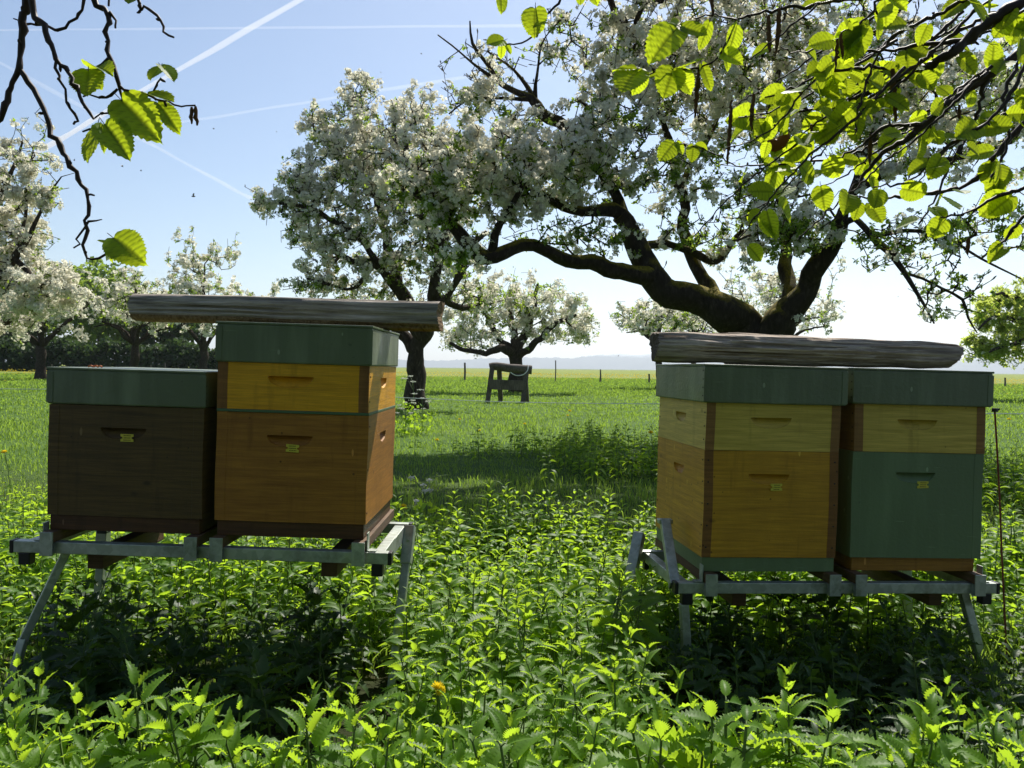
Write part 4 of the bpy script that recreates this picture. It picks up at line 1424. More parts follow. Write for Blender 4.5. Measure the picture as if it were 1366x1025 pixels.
def nettle(rg, h, detail=True, leaf=.085, lod=5):
    """plant: V, quads of leaves; V, quads of stem"""
    LV, LF, n = [], [], 0
    nodes = int(h / .036) + 2
    lean = rg.normal(size=2) * .05
    def stem(u):
        return np.array([lean[0] * u ** 1.6 * h * 2, lean[1] * u ** 1.6 * h * 2, h * u])
    SV, SF, sn = [], [], 0
    ts = np.linspace(0, 1, 6)
    k = 5 if detail else 3
    V, fq, _ = tube([stem(u) for u in ts], [.0035 - .002 * u for u in ts], k)
    SV.append(V); SF.append(fq); sn += len(V)
    az0 = rg.uniform(0, 6.28)
    u0 = .22
    for i in range(nodes):
        f = i / max(1, nodes - 1)
        u = u0 + (1 - u0) * f ** .85
        c = stem(u)
        size = leaf * (1.0 - .72 * f ** 1.7) * rg.uniform(.85, 1.15) * (.8 + .2 * min(1, f * 4))
        pitch = -.12 + .55 * f + (.5 if f > .8 else 0) + rg.normal() * .2
        for s in (0, 1):
            az = az0 + s * math.pi + (i % 2) * math.pi / 2 + rg.normal() * .22
            p = pitch + rg.normal() * .12
            V, fq = nettle_leaf(rg, (22 if size > .04 else 14) if detail else lod, detail or lod > 5, rg.uniform(.2, .75))
            Rm = rot2(az, p)
            roll = rg.normal() * .3
            cr_, sr_ = math.cos(roll), math.sin(roll)
            Rm = np.array([Rm[0], cr_ * Rm[1] + sr_ * Rm[2], -sr_ * Rm[1] + cr_ * Rm[2]])
            pet = size * .25
            o = c + Rm[0] * pet
            LV.append(V * size @ Rm + o); LF.append(fq + n); n += len(V)
            if detail:
                V, fq, _ = tube([c, c + Rm[0] * pet * .6 + [0, 0, .002], o], [.0012, .001, .0009], 3)
                SV.append(V); SF.append(fq + sn); sn += len(V)
        if detail and .35 < f < .85 and rg.uniform() < .35:      # greenish seed tassels at some nodes
            for q in range(5):
                d = rg.normal(size=3); d[2] -= .3
                V, fq, _ = tube(spline([c, c + d * .006, c + d * .011 + [0, 0, -.006]], [.001, .0022, .001], .004)[0], .0017, 4)
                SV.append(V); SF.append(fq + sn); sn += len(V)
    return np.concatenate(LV), np.concatenate(LF), np.concatenate(SV), np.concatenate(SF)


r = np.random.default_rng(41)
NET = []
for k in range(10):
    h = .30 + .018 * k
    a, bq, c, d = nettle(np.random.default_rng(400 + k), h, True, .104 + .005 * (k % 3))
    NET.append((h, mesh('nettle_leaf_mesh', a, [(bq, 0)], [M_NETTLE], True), mesh('nettle_stem_mesh', c, [(d, 0)], [M_NSTEM], True)))
LOW = []
for lod in (10, 5):
    LOW.append([(h, *nettle(np.random.default_rng(500 + k + lod), h, False, .05 + .1 * h, lod)) for k, h in enumerate((.09, .13, .18, .24, .30, .11, .16, .21, .27))])


def topz(x, y):
    """nettle height over the ground at (x, y)"""
    px = 683 + x / max(y, .3) * F
    z = .40
    if y > 1.50: z = .40 - .13 * min(1, (y - 1.5) / .3)
    return z


def zone(x, y):
    px = 683 + x / y * F
    if y < 1.56: return 'front'
    if px < 545 + (y - 1.5) * 0 and y < 3.0: return 'left'
    if px > 850 and y < 3.2: return 'right'
    if y < 4.4: return 'middle'
    return 'meadow'


ZL = {'front': ('bright stinging nettle with jagged leaves in the sunlit bed nearest the viewer', 'sunlit nettles in front of the hive stands'),
      'left': ('stinging nettle growing under and beside the stand of the dark brown hive', 'nettles round the dark hive stand'),
      'right': ('stinging nettle growing under and beside the stand of the pale topped hives', 'nettles round the pale hive stand'),
      'middle': ('sunlit stinging nettle growing in the gap between the two hive stands', 'nettles in the gap between the stands'),
      'meadow': ('nettle in the shaded patch on the grass beyond the gap', 'nettles in the shaded meadow patch')}
cand = []
for _ in range(60000):
    y = r.uniform(.86, 3.85)
    x = r.uniform(-1, 1) * (.66 * y + .15)
    px = 683 + x / y * F
    z = zone(x, y)
    p = 1.0
    if z == 'front': p = .95
    elif z in ('left', 'right'): p = .0 if y < 2.7 else .3
    elif z == 'middle': p = .75 if y < 3.7 else .35
    if r.uniform() > p: continue
    cand.append((x, y, z))
# Poisson-like thinning
keep = []
cell = {}
for x, y, z in cand:
    dm = .048 if z == 'front' else (.075 if z == 'middle' else .10)
    kx, ky = int(math.floor(x / .1)), int(math.floor(y / .1))
    ok = True
    for i in (-1, 0, 1):
        for j in (-1, 0, 1):
            for (a, b_) in cell.get((kx + i, ky + j), ()):
                if (a - x) ** 2 + (b_ - y) ** 2 < dm * dm: ok = False
    if (.28 < x < .66 and 1.95 < y < 2.65 or -.46 < x < -.30 and 1.8 < y < 2.6) and r.uniform() < .6: ok = False
    if ok:
        cell.setdefault((kx, ky), []).append((x, y)); keep.append((x, y, z))
keep.sort(key=lambda t: t[1])
solo = [k for k in keep]
big_n = 0
rest = []
quota = {'front': 225, 'middle': 62, 'left': 8, 'right': 8, 'meadow': 0}
for x, y, z in keep:
    if quota[z] > 0 and r.uniform() < {'front': 1, 'middle': .8, 'left': .4, 'right': .4}[z]:
        quota[z] -= 1
        h, ml, ms = NET[r.integers(10)]
        want = {'front': .40, 'middle': .33, 'left': .26, 'right': .26}[z] * r.uniform(.78, 1.12)
        if z == 'front' and y < 1.05: want *= .93
        if z == 'middle': want *= 1.05 if y < 2.4 else .95
        s = want / h
        px = 683 + x / y * F
        t = bpy.data.objects.new('nettle', None)
        t.empty_display_size = .05
        COL.objects.link(t)
        t.location = (x, y, -.005)
        t.rotation_euler = (r.normal() * .06, r.normal() * .06, r.uniform(0, 6.28))
        sc = max(s, .8) if z == 'front' else s
        t.scale = (max(sc, .78), max(sc, .78), s)
        tag(t, ZL[z][0], 'nettle', ZL[z][1])
        obj('foliage', ml, t)
        obj('stem', ms, t)
    else:
        rest.append((x, y, z))
print('nettles kept', len(keep), 'rest', len(rest))


def lowplants(pts, zs, name, mats, lab, rg):
    mb = MB()
    pts = np.array(pts); zs = np.array(zs)
    az = rg.uniform(0, 6.28, len(pts))
    near = pts[:, 1] < 2.1
    hs = np.array([q[0] for q in LOW[0]])
    ty = np.argmin(np.abs(hs[None] - (zs * rg.uniform(.8, 1.2, len(zs)))[:, None]), 1)
    for lv, lset in enumerate(LOW):
        for k, (h, a, bq, c, d) in enumerate(lset):
            s = (ty == k) & (near if lv == 0 else ~near)
            if not s.any(): continue
            ca, sa, o = np.cos(az[s]), np.sin(az[s]), np.zeros(s.sum())
            Rm = np.stack([np.stack([ca, sa, o], -1), np.stack([-sa, ca, o], -1), np.stack([o, o, o + 1], -1)], 1)
            V, fs = scatter(a, [bq], Rm, zs[s] / h, pts[s])
            mb.add(V, fs, 0)
            V, fs = scatter(c, [d], Rm, zs[s] / h, pts[s])
            mb.add(V, fs, 1)
    o = mb.build(name, mats, None, True)
    tag(o, lab, None, None, 'stuff')
    return o


pts, zs = [], []
for x, y, z in rest:
    pts.append((x, y, 0)); zs.append({'front': .34, 'middle': .31, 'left': .22, 'right': .22}[z] * r.uniform(.65, 1.15))
# thin lower layer everywhere round the hives
for _ in range(2300):
    y = .8 + 2.9 * r.uniform() ** .8
    x = r.uniform(-1, 1) * (.66 * y + .2)
    if 1.62 < y < 2.75 and zone(x, y) in ('left', 'right') and r.uniform() < .8: continue
    pts.append((x, y, 0)); zs.append(r.uniform(.07, .17))
# patch of nettles and weeds in the shaded meadow, right of the gap, and at both edges
for (px, D, sx, sy, n, hh) in ((800, 8.6, .8, .7, 110, .34), (850, 7.4, .6, .5, 70, .30), (700, 9.0, .7, .3, 30, .2), (1345, 6.2, .7, 1.2, 150, .36), (20, 4.8, .5, 1.0, 110, .2), (1340, 4.0, .4, .5, 60, .3), (690, 3.75, .45, .12, 46, .36)):
    c = G(px, D)
    for _ in range(n):
        pts.append((c[0] + r.normal() * sx * .6, c[1] + r.normal() * sy * .6, 0)); zs.append(hh * r.uniform(.5, 1.15))
lowplants(pts, zs, 'undergrowth', [M_NETTLE, M_NSTEM], 'low tangle of weeds and small nettles covering the ground round the hives', r)


# broad leaved dead nettles under the stands, their leaves coloured darker as shade
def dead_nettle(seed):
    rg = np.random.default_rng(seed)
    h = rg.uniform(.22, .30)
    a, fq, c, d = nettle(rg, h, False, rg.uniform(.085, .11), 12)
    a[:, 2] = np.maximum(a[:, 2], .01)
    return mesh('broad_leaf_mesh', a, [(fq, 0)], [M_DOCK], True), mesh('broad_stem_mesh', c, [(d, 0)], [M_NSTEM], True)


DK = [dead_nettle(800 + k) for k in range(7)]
for side, x0, x1, n, lab in (('l', -1.42, -.30, 125, 'broad leaved dead nettle, leaves coloured darker as shade under the dark hive stand'), ('r', .50, 1.62, 125, 'broad leaved dead nettle, leaves coloured darker as shade under the pale hive stand')):
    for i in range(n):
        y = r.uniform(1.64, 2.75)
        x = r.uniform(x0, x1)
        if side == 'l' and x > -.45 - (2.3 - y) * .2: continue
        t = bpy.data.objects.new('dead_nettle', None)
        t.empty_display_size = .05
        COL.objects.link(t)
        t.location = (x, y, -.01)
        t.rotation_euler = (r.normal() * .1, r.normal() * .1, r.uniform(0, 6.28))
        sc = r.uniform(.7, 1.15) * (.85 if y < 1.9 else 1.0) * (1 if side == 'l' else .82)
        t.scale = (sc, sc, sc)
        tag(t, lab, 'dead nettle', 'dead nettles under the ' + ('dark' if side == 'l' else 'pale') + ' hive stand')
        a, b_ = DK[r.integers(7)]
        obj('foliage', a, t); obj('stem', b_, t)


# ------------------------------------------------------------------ grass
def grass():
    rg = np.random.default_rng(51)
    N = 260000
    u = rg.uniform(size=N)
    d0, d1 = 2.6, 85.0
    d = (d0 ** .55 + u * (d1 ** .55 - d0 ** .55)) ** (1 / .55)
    th = rg.uniform(-.60, .60, N)
    x, y = d * np.sin(th), d * np.cos(th)
    clump = np.sin(x * 1.7 + 2 * np.sin(y * .9)) * np.sin(y * 1.3 + 1.5 * np.sin(x * .6)) + .6 * np.sin(x * 4.1 + y * 2.7) * np.sin(y * 3.7 - x)
    h = np.clip(.082 + .042 * clump + rg.normal(size=N) * .028, .03, .30) * np.where(d < 6, 1.15, 1)
    h = h * np.where(d > 30, 1.0, np.where(d > 7, .55, .9))
    w_ = np.maximum(.0028, d * .00038) * rg.uniform(.7, 1.4, N)
    az = rg.uniform(0, 6.283, N)
    ln = rg.uniform(.1, .75, N) * h
    dx, dy = np.cos(az), np.sin(az)
    a2 = az + rg.uniform(.8, 2.3, N)
    sx, sy = np.cos(a2), np.sin(a2)
    V = np.zeros((N, 7, 3))
    for k, (u_, ww) in enumerate(((0, 1.0), (.4, .9), (.75, .6))):
        bx, by, bz = x + dx * ln * u_ ** 2, y + dy * ln * u_ ** 2, h * u_ * (1 - .15 * u_)
        V[:, 2 * k] = np.stack([bx - sx * w_ * ww, by - sy * w_ * ww, bz], -1)
        V[:, 2 * k + 1] = np.stack([bx + sx * w_ * ww, by + sy * w_ * ww, bz], -1)
    V[:, 6] = np.stack([x + dx * ln, y + dy * ln, h * .84], -1)
    b0 = np.arange(N)[:, None] * 7
    fq = np.concatenate([b0 + np.array([[0, 1, 3, 2]]), b0 + np.array([[2, 3, 5, 4]])])
    ft = b0 + np.array([[4, 5, 6]])
    o = obj('grass', mesh('grass', V.reshape(-1, 3), [(fq, 0), (ft, 0)], [M_GRASS], False))
    tag(o, 'lush spring meadow grass under the orchard', None, None, 'stuff')


grass()


def dandelion_head(rg, rad, n=60):
    V, Fq = [], []
    for i in range(n):
        ring = math.sqrt((i + .5) / n)
        a = i * 2.39996
        d = np.array([math.cos(a) * ring, math.sin(a) * ring, 1.05 - .85 * ring ** 1.5])
        d /= np.linalg.norm(d)
        s = np.cross(d, [math.cos(a + 1.2), math.sin(a + 1.2), .2]); s /= np.linalg.norm(s)
        l = rad * rg.uniform(.85, 1.1)
        w_ = rad * .13
        V += [d * l * .15 - s * w_ * .4, d * l * .15 + s * w_ * .4, d * l + s * w_, d * l - s * w_]
        Fq.append(np.arange(4) + 4 * i)
    return np.array(V), np.array(Fq)


def dandelion(p, rad, label, tilt, group='yellow dandelions'):
    rg = np.random.default_rng(int(abs(p[0]) * 1000))
    t = empty('dandelion', (p[0], p[1], 0))
    tag(t, label, 'dandelion', group)
    V, fq = dandelion_head(rg, rad)
    Rm = rot2(tilt[0], 0)
    Mx = np.array(Matrix.Rotation(tilt[1], 3, Vector((math.sin(tilt[0]), math.cos(tilt[0]), 0))))
    V = V @ Mx.T + np.array([0, 0, p[2]])
    MB().add(V, fq).build('flower_head', [M_YELLOW], t)
    MB().tube(spline([(.03, .02, 0), (.02, .01, p[2] * .6), (0, 0, p[2])], [.003] * 3, .03)[0], .0024, 6).build('stem', [M_NSTEM], t, True)


dandelion(P(583, 920, 1.62), .016, 'single orange yellow dandelion among the nearest nettles', (.6, .9))
DL = [(538, 677, 4.6, .020, 'dandelion at the grass edge just right of the left stand'),
      (868, 578, 8.0, .026, 'dandelion beside the left wall of the orange brown hive'),
      (583, 601, 9.5, .022, 'dandelion in the grass right of the cow parsley'),
      (760, 549, 14, .030, 'dandelion on the meadow, halfway from trestle to pale hives'),
      (757, 555, 14, .024, 'smaller dandelion just in front of another on the open meadow'),
      (700, 566, 12, .022, 'dandelion between trestle and shaded nettle patch'),
      (613, 560, 13, .024, 'dandelion left of the trestle in front of the rope'),
      (6, 604, 6.0, .02, 'dandelion at the far left in the weeds'),
      (1346, 560, 12, .026, 'dandelion in the sunny grass right of the rusty rod'),
      (640, 575, 11, .02, 'lone dandelion on the sunny strip before the shaded grass')]
for px, py, D, rad, lab in DL:
    p = P(px, py, D)
    dandelion((p[0], p[1], max(.12, p[2])), rad, lab, (r.uniform(0, 6), r.uniform(-.4, .7)))

# yellow flower heads far off, too many to count
rg = np.random.default_rng(61)
n = 5000
d = 34 + 100 * rg.uniform(size=n) ** .7
th = rg.uniform(-.6, .6, n)
pp = np.stack([d * np.sin(th), d * np.cos(th), rg.uniform(.10, .26, n)], -1)
keepm = (d > 62) | (rg.uniform(size=n) < .12)
pp, d = pp[keepm], d[keepm]
loc = np.array([[1, 0, 0], [-.5, .87, 0], [-.5, -.87, 0], [0, 0, .7]])
V, fs = scatter(loc, [np.array([[0, 1, 3], [1, 2, 3], [2, 0, 3], [2, 1, 0]])], np.repeat(np.eye(3)[None], len(pp), 0), d * .0008 * rg.uniform(.7, 1.3, len(pp)), pp)
o = MB().add(V, fs).build('meadow_flowers', [M_YELLOW])
tag(o, 'countless yellow flowers of the far meadow', None, None, 'stuff')


# cow parsley near the round tree
def parsley(base, h, seed, label):
    rg = np.random.default_rng(seed)
    t = empty('cow_parsley', base)
    tag(t, label, 'cow parsley', 'cow parsley in the grass')
    st, lf = MB(), MB()
    tips = []
    st.tube(spline([(0, 0, 0), (.02, 0, h * .5), (0, .01, h)], [.005, .004, .003], .06)[0], .004, 5)
    for i in range(5):
        z = h * rg.uniform(.4, .95)
        a = rg.uniform(0, 6.28); l = h * rg.uniform(.15, .3)
        e_ = np.array([math.cos(a) * l, math.sin(a) * l, z + l * .9])
        st.tube(spline([(0, 0, z), e_ * [.5, .5, 1] - [0, 0, l * .2], e_], [.003] * 3, .05)[0], .0028, 4)
        tips.append(e_)
    tips.append(np.array([0, .01, h]))
    for tp in tips:
        m = 26
        a = rg.uniform(0, 6.28, m); q = np.sqrt(rg.uniform(size=m)) * .075 * h
        c = tp + np.stack([np.cos(a) * q, np.sin(a) * q, .02 - q * .15 + rg.normal(size=m) * .003], -1)
        V, fs = card_cloud(c, .008 + .012 * h, rg)
        MB().add(V, fs).tube([tp, tp + [0, 0, .016]], .016 * h, 5).build('umbel', [M_UMBEL], t)
    m = 70
    c = np.stack([rg.normal(size=m) * .09, rg.normal(size=m) * .09, rg.uniform(.02, h * .6, m)], -1)
    V, fs = card_cloud(c, .05, rg)
    lf.add(V, fs)
    st.build('stem', [M_NSTEM], t); lf.build('foliage', [M_NETTLE], t)


parsley(G(551, 12.5), .72, 1, 'tallest cow parsley in front of the round tree trunk')
parsley(G(540, 11.5), .45, 2, 'low bushy cow parsley left of the round tree trunk')
parsley(G(563, 11.8), .5, 3, 'cow parsley on the right of the round tree trunk')
parsley(G(566, 4.9), .24, 4, 'little cow parsley behind the left stand, near the viewer')


# ------------------------------------------------------------------ fence, rope, trestle
for px, top, bot, D, lab in ((69, 486, 506, 64, 'thin fence post left of the low dark hive'), (201, 487, 506, 64, 'short fence stump behind the low dark hive'),
                             (220, 484, 506, 64, 'fence post between the brownish tree and the shoots tree'), (620, 484, 507, 60, 'dark fence post left of the trestle'),
                             (741, 481, 508, 60, 'tall thin fence post right of the trestle'), (801, 493, 509, 60, 'short fence post left of the pale hives'),
                             (866, 499, 509, 60, 'stubby fence post beside the pale hive roof'), (1341, 504, 521, 60, 'fence post under the green pear tree')):
    a, b = P(px, top, D), G(px, D)
    t = MB().tube([(0, 0, -.05), (.02, 0, (a[2]) * .5), (0, 0, a[2])], [.075, .065, .06] if px != 741 else [.05, .045, .04], 7, 0, True, .08, px).build('fence_post', [M_POST])
    t.location = b
    tag(t, lab, 'fence post', 'posts of the far meadow fence')
ra, rb_ = P(-160, 512, 13.6), P(1500, 553, 8.6)
pts = [ra + (rb_ - ra) * u + np.array([0, 0, -.035 * math.sin(math.pi * ((u * 4) % 1))]) for u in np.linspace(0, 1, 81)]
rope = MB().tube(pts, .0045, 5).build('fence_rope', [M_ROPE], None, True)
tag(rope, 'thin white electric fence rope stretched across the meadow', 'fence rope')
for u, lab in ((0.0, 'plastic rope stake beyond the left edge'), (.25, 'plastic rope stake hidden behind the left hives'), (.75, 'plastic rope stake hidden behind the right hives'), (1.0, 'plastic rope stake beyond the right edge')):
    p = ra + (rb_ - ra) * u
    t = MB().tube([(0, 0.012, -.05), (0, .012, p[2] + .08)], [.008, .006], 7).tube([(0, 0, p[2] - .005), (0, .013, p[2] - .012)], .005, 6).build('rope_stake', [M_ROPE])
    t.location = (p[0], p[1], 0)
    tag(t, lab, 'stake', 'stakes carrying the rope')

D = 23.0
g0 = G(680, D)
tr = empty('wooden_trestle', g0)
tag(tr, 'rough wooden trestle with a bark beam on four legs standing out in the meadow', 'trestle')
q = lambda x, y, dd=0: P(x, y, D + dd) - g0
MB().tube(spline([q(653, 490), q(662, 489), q(685, 492), q(703, 493.5), q(709.5, 494)], [.115, .135, .125, .12, .10], .08)[0], .122, 12, 0, True, .07, 5).build('beam', [M_POST], tr, True)
for x0, x1, dd, nm in ((656.5, 650, -.25, 0), (666, 668, .5, 0), (703, 697, -.25, 0), (700, 703, .5, 0)):
    a, b = q(x0, 492, dd * .3), q(x1, 539, dd)
    b[2] = -.05
    MB().beam(a, b, .13, .10, bev=.015).build('leg', [M_POST], tr)
MB().beam(q(652, 513, -.3), q(702, 514.5, -.3), .05, .27, bev=.01).build('cross_board', [M_POST], tr)
MB().tube(spline([q(681, 497, -.2), q(688, 501, -.25), q(698, 500, -.2), q(704, 494, -.2), q(704.5, 488, -.1)], [.01] * 5, .1)[0], .014, 5).build('tied_rope', [M_ROPE], tr, True)


# ------------------------------------------------------------------ hazel branches hanging in front
def hazel_leaf(seed):
    rg = np.random.default_rng(seed)
    ns, nc = 30, 10
    t = np.linspace(0, 1, ns + 1)
    w_ = .47 * np.sin(np.pi * t ** .78) ** .62 * (1 - .12 * t)
    w_[0] = .10
    w_ = w_ * np.where(t > .86, np.clip((1 - t) / .14, 0, 1) ** .75 * 1.05, 1)
    w_[1:-1] *= np.where(np.arange(1, ns) % 2 == 0, 1.05, .955)
    w_[-1] = .003
    c = np.linspace(-1, 1, nc + 1)
    y = w_[:, None] * c[None]
    x = t[:, None] + .03 * (np.arange(ns + 1) % 2 == 0)[:, None] * np.abs(c)[None] ** 3 - .10 * (1 - t)[:, None] ** 3 * np.abs(c)[None] ** 1.5
    ph = (t[:, None] * 1.0 - .42 * np.abs(y)) * 8.0           # pleats along the side veins
    pl = np.abs(((ph % 1) - .5) * 2)
    fold = rg.uniform(.05, .45)
    curl = rg.uniform(-.1, .45)
    z = np.abs(y) * fold - curl * x ** 2 * .5 + .022 * pl * (np.abs(c)[None] > .05) + .05 * np.sin(x * 4 + rg.uniform(0, 6)) * c[None] * rg.uniform(.2, 1)
    vein = np.clip(1 - pl * 3.2, 0, 1) * (np.abs(c)[None] < .93)
    vein[:, nc // 2] = 1
    V = np.stack([x, y, z], -1).reshape(-1, 3)
    i, j = np.meshgrid(np.arange(ns), np.arange(nc), indexing='ij')
    k = (i * (nc + 1) + j).ravel()
    # petiole
    pv, pf, _ = tube([(-.22, 0, .02), (-.1, 0, .012), (0.02, 0, 0)], [.012, .012, .01], 4)
    A = np.vstack([V, pv])
    return mesh('hazel_leaf_mesh', A, [(np.stack([k, k + nc + 1, k + nc + 2, k + 1], -1), 0), (pf + len(V), 1)], [M_HAZEL, M_TWIG], True, np.concatenate([vein.ravel(), np.zeros(len(pv))]))


HL = [hazel_leaf(700 + k) for k in range(8)]


def twig(mb, pts, D, seed, wob=.0016, buds=True):
    """pts: (px, py, radius px[, dd])"""
    rg = np.random.default_rng(seed)
    a = np.array([[*P(p[0], p[1], D + (p[3] if len(p) > 3 else 0)), p[2] * D / F] for p in pts])
    p, rr = spline(a[:, :3], a[:, 3], .011)
    p[1:-1] += rg.normal(size=(len(p) - 2, 3)) * wob
    rr = rr * (1 + .13 * rg.normal(size=len(rr)))
    mb.tube(p, rr, 7, 0, True, .10, seed)
    if buds:
        for i in range(3, len(p) - 1, 4):
            if rg.uniform() < .55:
                d = rg.normal(size=3); d /= np.linalg.norm(d)
                l = rg.uniform(.003, .008)
                mb.tube([p[i], p[i] + d * (rr[i] + l * .5), p[i] + d * (rr[i] + l)], [.0018, .0022, .0008], 5)
    return p


def hleaf(root, base, tip, D0, D1, face=None, k=None, rg=None, width=1.0):
    a, b = P(*base, D0), P(*tip, D1)
    hleaf3(root, a, b, face, k, rg, width)


def hleaf3(root, a, b, face=None, k=None, rg=None, width=1.0):
    rg = rg or r
    d = b - a
    L = np.linalg.norm(d)
    x = d / L
    L *= .88
    f = np.array(face if face is not None else (rg.normal() * .5, -.8, .5 + rg.normal() * .3), float)
    z = f - x * (f @ x); z /= np.linalg.norm(z)
    y = np.cross(z, x)
    o = bpy.data.objects.new('leaf', HL[int(rg.integers(8)) if k is None else k])
    COL.objects.link(o)
    o.parent = root
    Mx = Matrix(((x[0] * L, y[0] * L * width, z[0] * L, a[0]), (x[1] * L, y[1] * L * width, z[1] * L, a[1]), (x[2] * L, y[2] * L * width, z[2] * L, a[2]), (0, 0, 0, 1)))
    o.matrix_local = Mx
    return o


def catkin(root, a, length, rad, seed, lean=0.0):
    rg = np.random.default_rng(seed)
    n = max(6, int(length / .004))
    u = np.linspace(0, 1, n)
    p = a + np.stack([lean * u * length + rg.normal(size=n) * .0006, rg.normal(size=n) * .0006, -u * length], -1)
    rr = rad * (np.sin(np.pi * np.clip(u * .9 + .08, 0, 1)) ** .4) * np.where(np.arange(n) % 2, 1.12, .86)
    MB().tube(p, rr, 8, 0, True, .12, seed).build('catkin', [M_CATKIN], root, True)


D = 1.10
hazL = empty('hazel_branch', P(60, -60, D))
hazL_off = np.array(hazL.location)
tag(hazL, 'nearly bare dark hazel branch with few lime leaves hanging in at the left', 'branch')
# children live in world coordinates, so keep the empty's offset out of them
pivot = hazL
mb = MB()
twig(mb, [(50, -260, 9), (44, -100, 8), (36, 0, 6.2), (31, 20, 5.6), (30, 39, 5.2), (26, 72, 5), (26, 94, 4.6), (12, 116, 3.8), (10, 134, 4.2), (-6, 165, 3)], D, 1)
twig(mb, [(27, 93, 3.8), (45, 119, 3.8), (58, 144, 3.7), (67, 173, 3.5), (84, 203, 3.4), (106, 240, 3), (117, 265, 2.8), (117, 297, 2.4), (113, 338, 1.9), (124, 345, 1.6), (148, 336, 1.5)], D, 2)
twig(mb, [(117, 297, 2), (105, 318, 1.4), (98, 331, 1.2)], D, 3)
twig(mb, [(118, 260, 1.6), (126, 261, 1.2)], D, 31)
twig(mb, [(117, 296, 1.6), (136, 293, .9)], D, 32)
twig(mb, [(48, -140, 6), (42, 0, 4), (57, 33, 3.7), (66, 60, 3.4), (74, 80, 3.2), (88, 89, 2.8), (96, 105, 2.6), (107, 127, 2.3), (125, 159, 1.6)], D - .02, 4)
twig(mb, [(75, 82, 2.4), (78, 101, 2.2), (88, 125, 2.1), (95, 144, 2), (103, 159, 1.8), (98, 166, 1.5)], D - .02, 5)
twig(mb, [(118, -140, 3.4), (113, 0, 2.4), (105, 20, 2.4), (80, 41, 2.1), (59, 35, 1.6), (36, 31, 1.3), (18, 25, 1.0)], D + .03, 6)
twig(mb, [(110, -160, 6), (124, -10, 5), (142, 14, 4.6), (144, 29, 4), (142, 43, 3.6), (145, 74, 3.2), (154, 94, 2.8), (158, 113, 2.6), (162, 133, 2), (166, 168, 1.4)], D + .04, 7)
twig(mb, [(145, 77, 2), (135, 90, 1.7), (117, 95, 1.3)], D + .04, 8)
twig(mb, [(157, 119, 1.8), (140, 129, 1.5), (111, 129, 1)], D + .04, 9)
twig(mb, [(160, 115, 2.2), (176, 123, 2), (195, 125, 1.8), (226, 136, 1.5), (240, 143, 1.3), (261, 141, 1.1)], D + .04, 10)
twig(mb, [(205, 121, 1.5), (211, 110, 1.3), (215, 104, 1)], D + .04, 11)
twig(mb, [(160, 146, 1.8), (145, 148, 1.5), (126, 158, 1.2)], D + .04, 12)
twig(mb, [(159, 149, 1.6), (137, 167, 1.4), (110, 176, 1.1)], D + .04, 13)
twig(mb, [(150, -180, 4.4), (183, -2, 2.2), (195, 10, 2), (215, 27, 1.9), (218, 41, 1.6), (232, 50, 1.2)], D + .06, 14)
twig(mb, [(187, 4, 1.6), (188, 14, 1.4), (183, 17, 1.2)], D + .06, 15)
twig(mb, [(146, 16, 2.2), (152, 26, 1.7), (154, 38, 1.2)], D + .04, 16)
twig(mb, [(147, -60, 2.2), (145, 8, 1.6)], D + .03, 17)


def rebase(root):
    inv = Matrix.Translation(-Vector(root.location))
    for c in root.children:
        c.matrix_local = inv @ c.matrix_local


mb.tube(spline([P(50, -258, 1.1), (-.62, .55, 1.75), (-.75, -.3, 2.1), (-.7, -1.6, 1.6)], [.009, .013, .018, .026], .05)[0], np.linspace(.009, .024, len(spline([P(50, -258, 1.1), (-.62, .55, 1.75), (-.75, -.3, 2.1), (-.7, -1.6, 1.6)], [1] * 4, .05)[0])), 8, 0, True, .08, 5)
mb.build('twig', [M_TWIG], hazL, True)
for (bx, by, tx, ty, d0, d1, fc, k, wd) in (
        (118, 95, 116, 133, 1.13, 1.10, (.2, -1, .1), 0, 1.0), (120, 93, 153, 88, 1.14, 1.10, (.2, -.5, .9), 1, .6), (121, 93, 138, 124, 1.14, 1.16, (.7, -.7, .1), 2, .7),
        (162, 134, 216, 188, 1.14, 1.10, (.1, -1, .25), 3, .68), (210, 138, 244, 178, 1.14, 1.13, (.4, -.9, .3), 4, .62), (197, 126, 238, 140, 1.14, 1.11, (.1, -.6, .8), 5, .5),
        (130, 169, 112, 222, 1.12, 1.09, (-.5, -.9, .0), 6, .72), (140, 167, 176, 214, 1.12, 1.08, (.6, -1, -.1), 7, .66), (136, 168, 140, 206, 1.14, 1.13, (.5, -.9, .1), 1, .4),
        (214, 89, 199, 110, 1.14, 1.12, (-.3, -.9, .3), 2, .9), (215, 88, 236, 106, 1.14, 1.12, (.6, -.6, .3), 3, .75),
        (152, 318, 195, 350, 1.10, 1.07, (.1, -1, .3), 4, .85), (147, 326, 127, 320, 1.10, 1.09, (0, -.8, .6), 0, .5), (148, 326, 152, 356, 1.10, 1.12, (-.5, -.9, 0), 5, .6), (146, 328, 143, 350, 1.10, 1.08, (.8, -.5, 0), 6, .4),
        (178, -2, 170, 4, 1.16, 1.14, (.1, -1, .2), 7, 1.0)):
    hleaf(hazL, (bx, by), (tx, ty), d0, d1, fc, k, None, wd)
catkin(hazL, P(255.5, 143, D + .04), .023, .0028, 1)
catkin(hazL, P(261, 142, D + .04), .026, .0029, 2, .05)
bpy.context.view_layer.update()
rebase(hazL)

# right: a leafy mesh of branches
D = 1.5
hazR = empty('hazel_branch', P(1420, -60, D))
tag(hazR, 'leafy hazel branch with many backlit lime leaves and catkins filling the upper right', 'branch')
mb = MB()
W_ = []


def tw(pts, dd, seed, leafy=True):
    p = twig(mb, pts, D + dd, seed)
    if leafy: W_.append((p, dd))


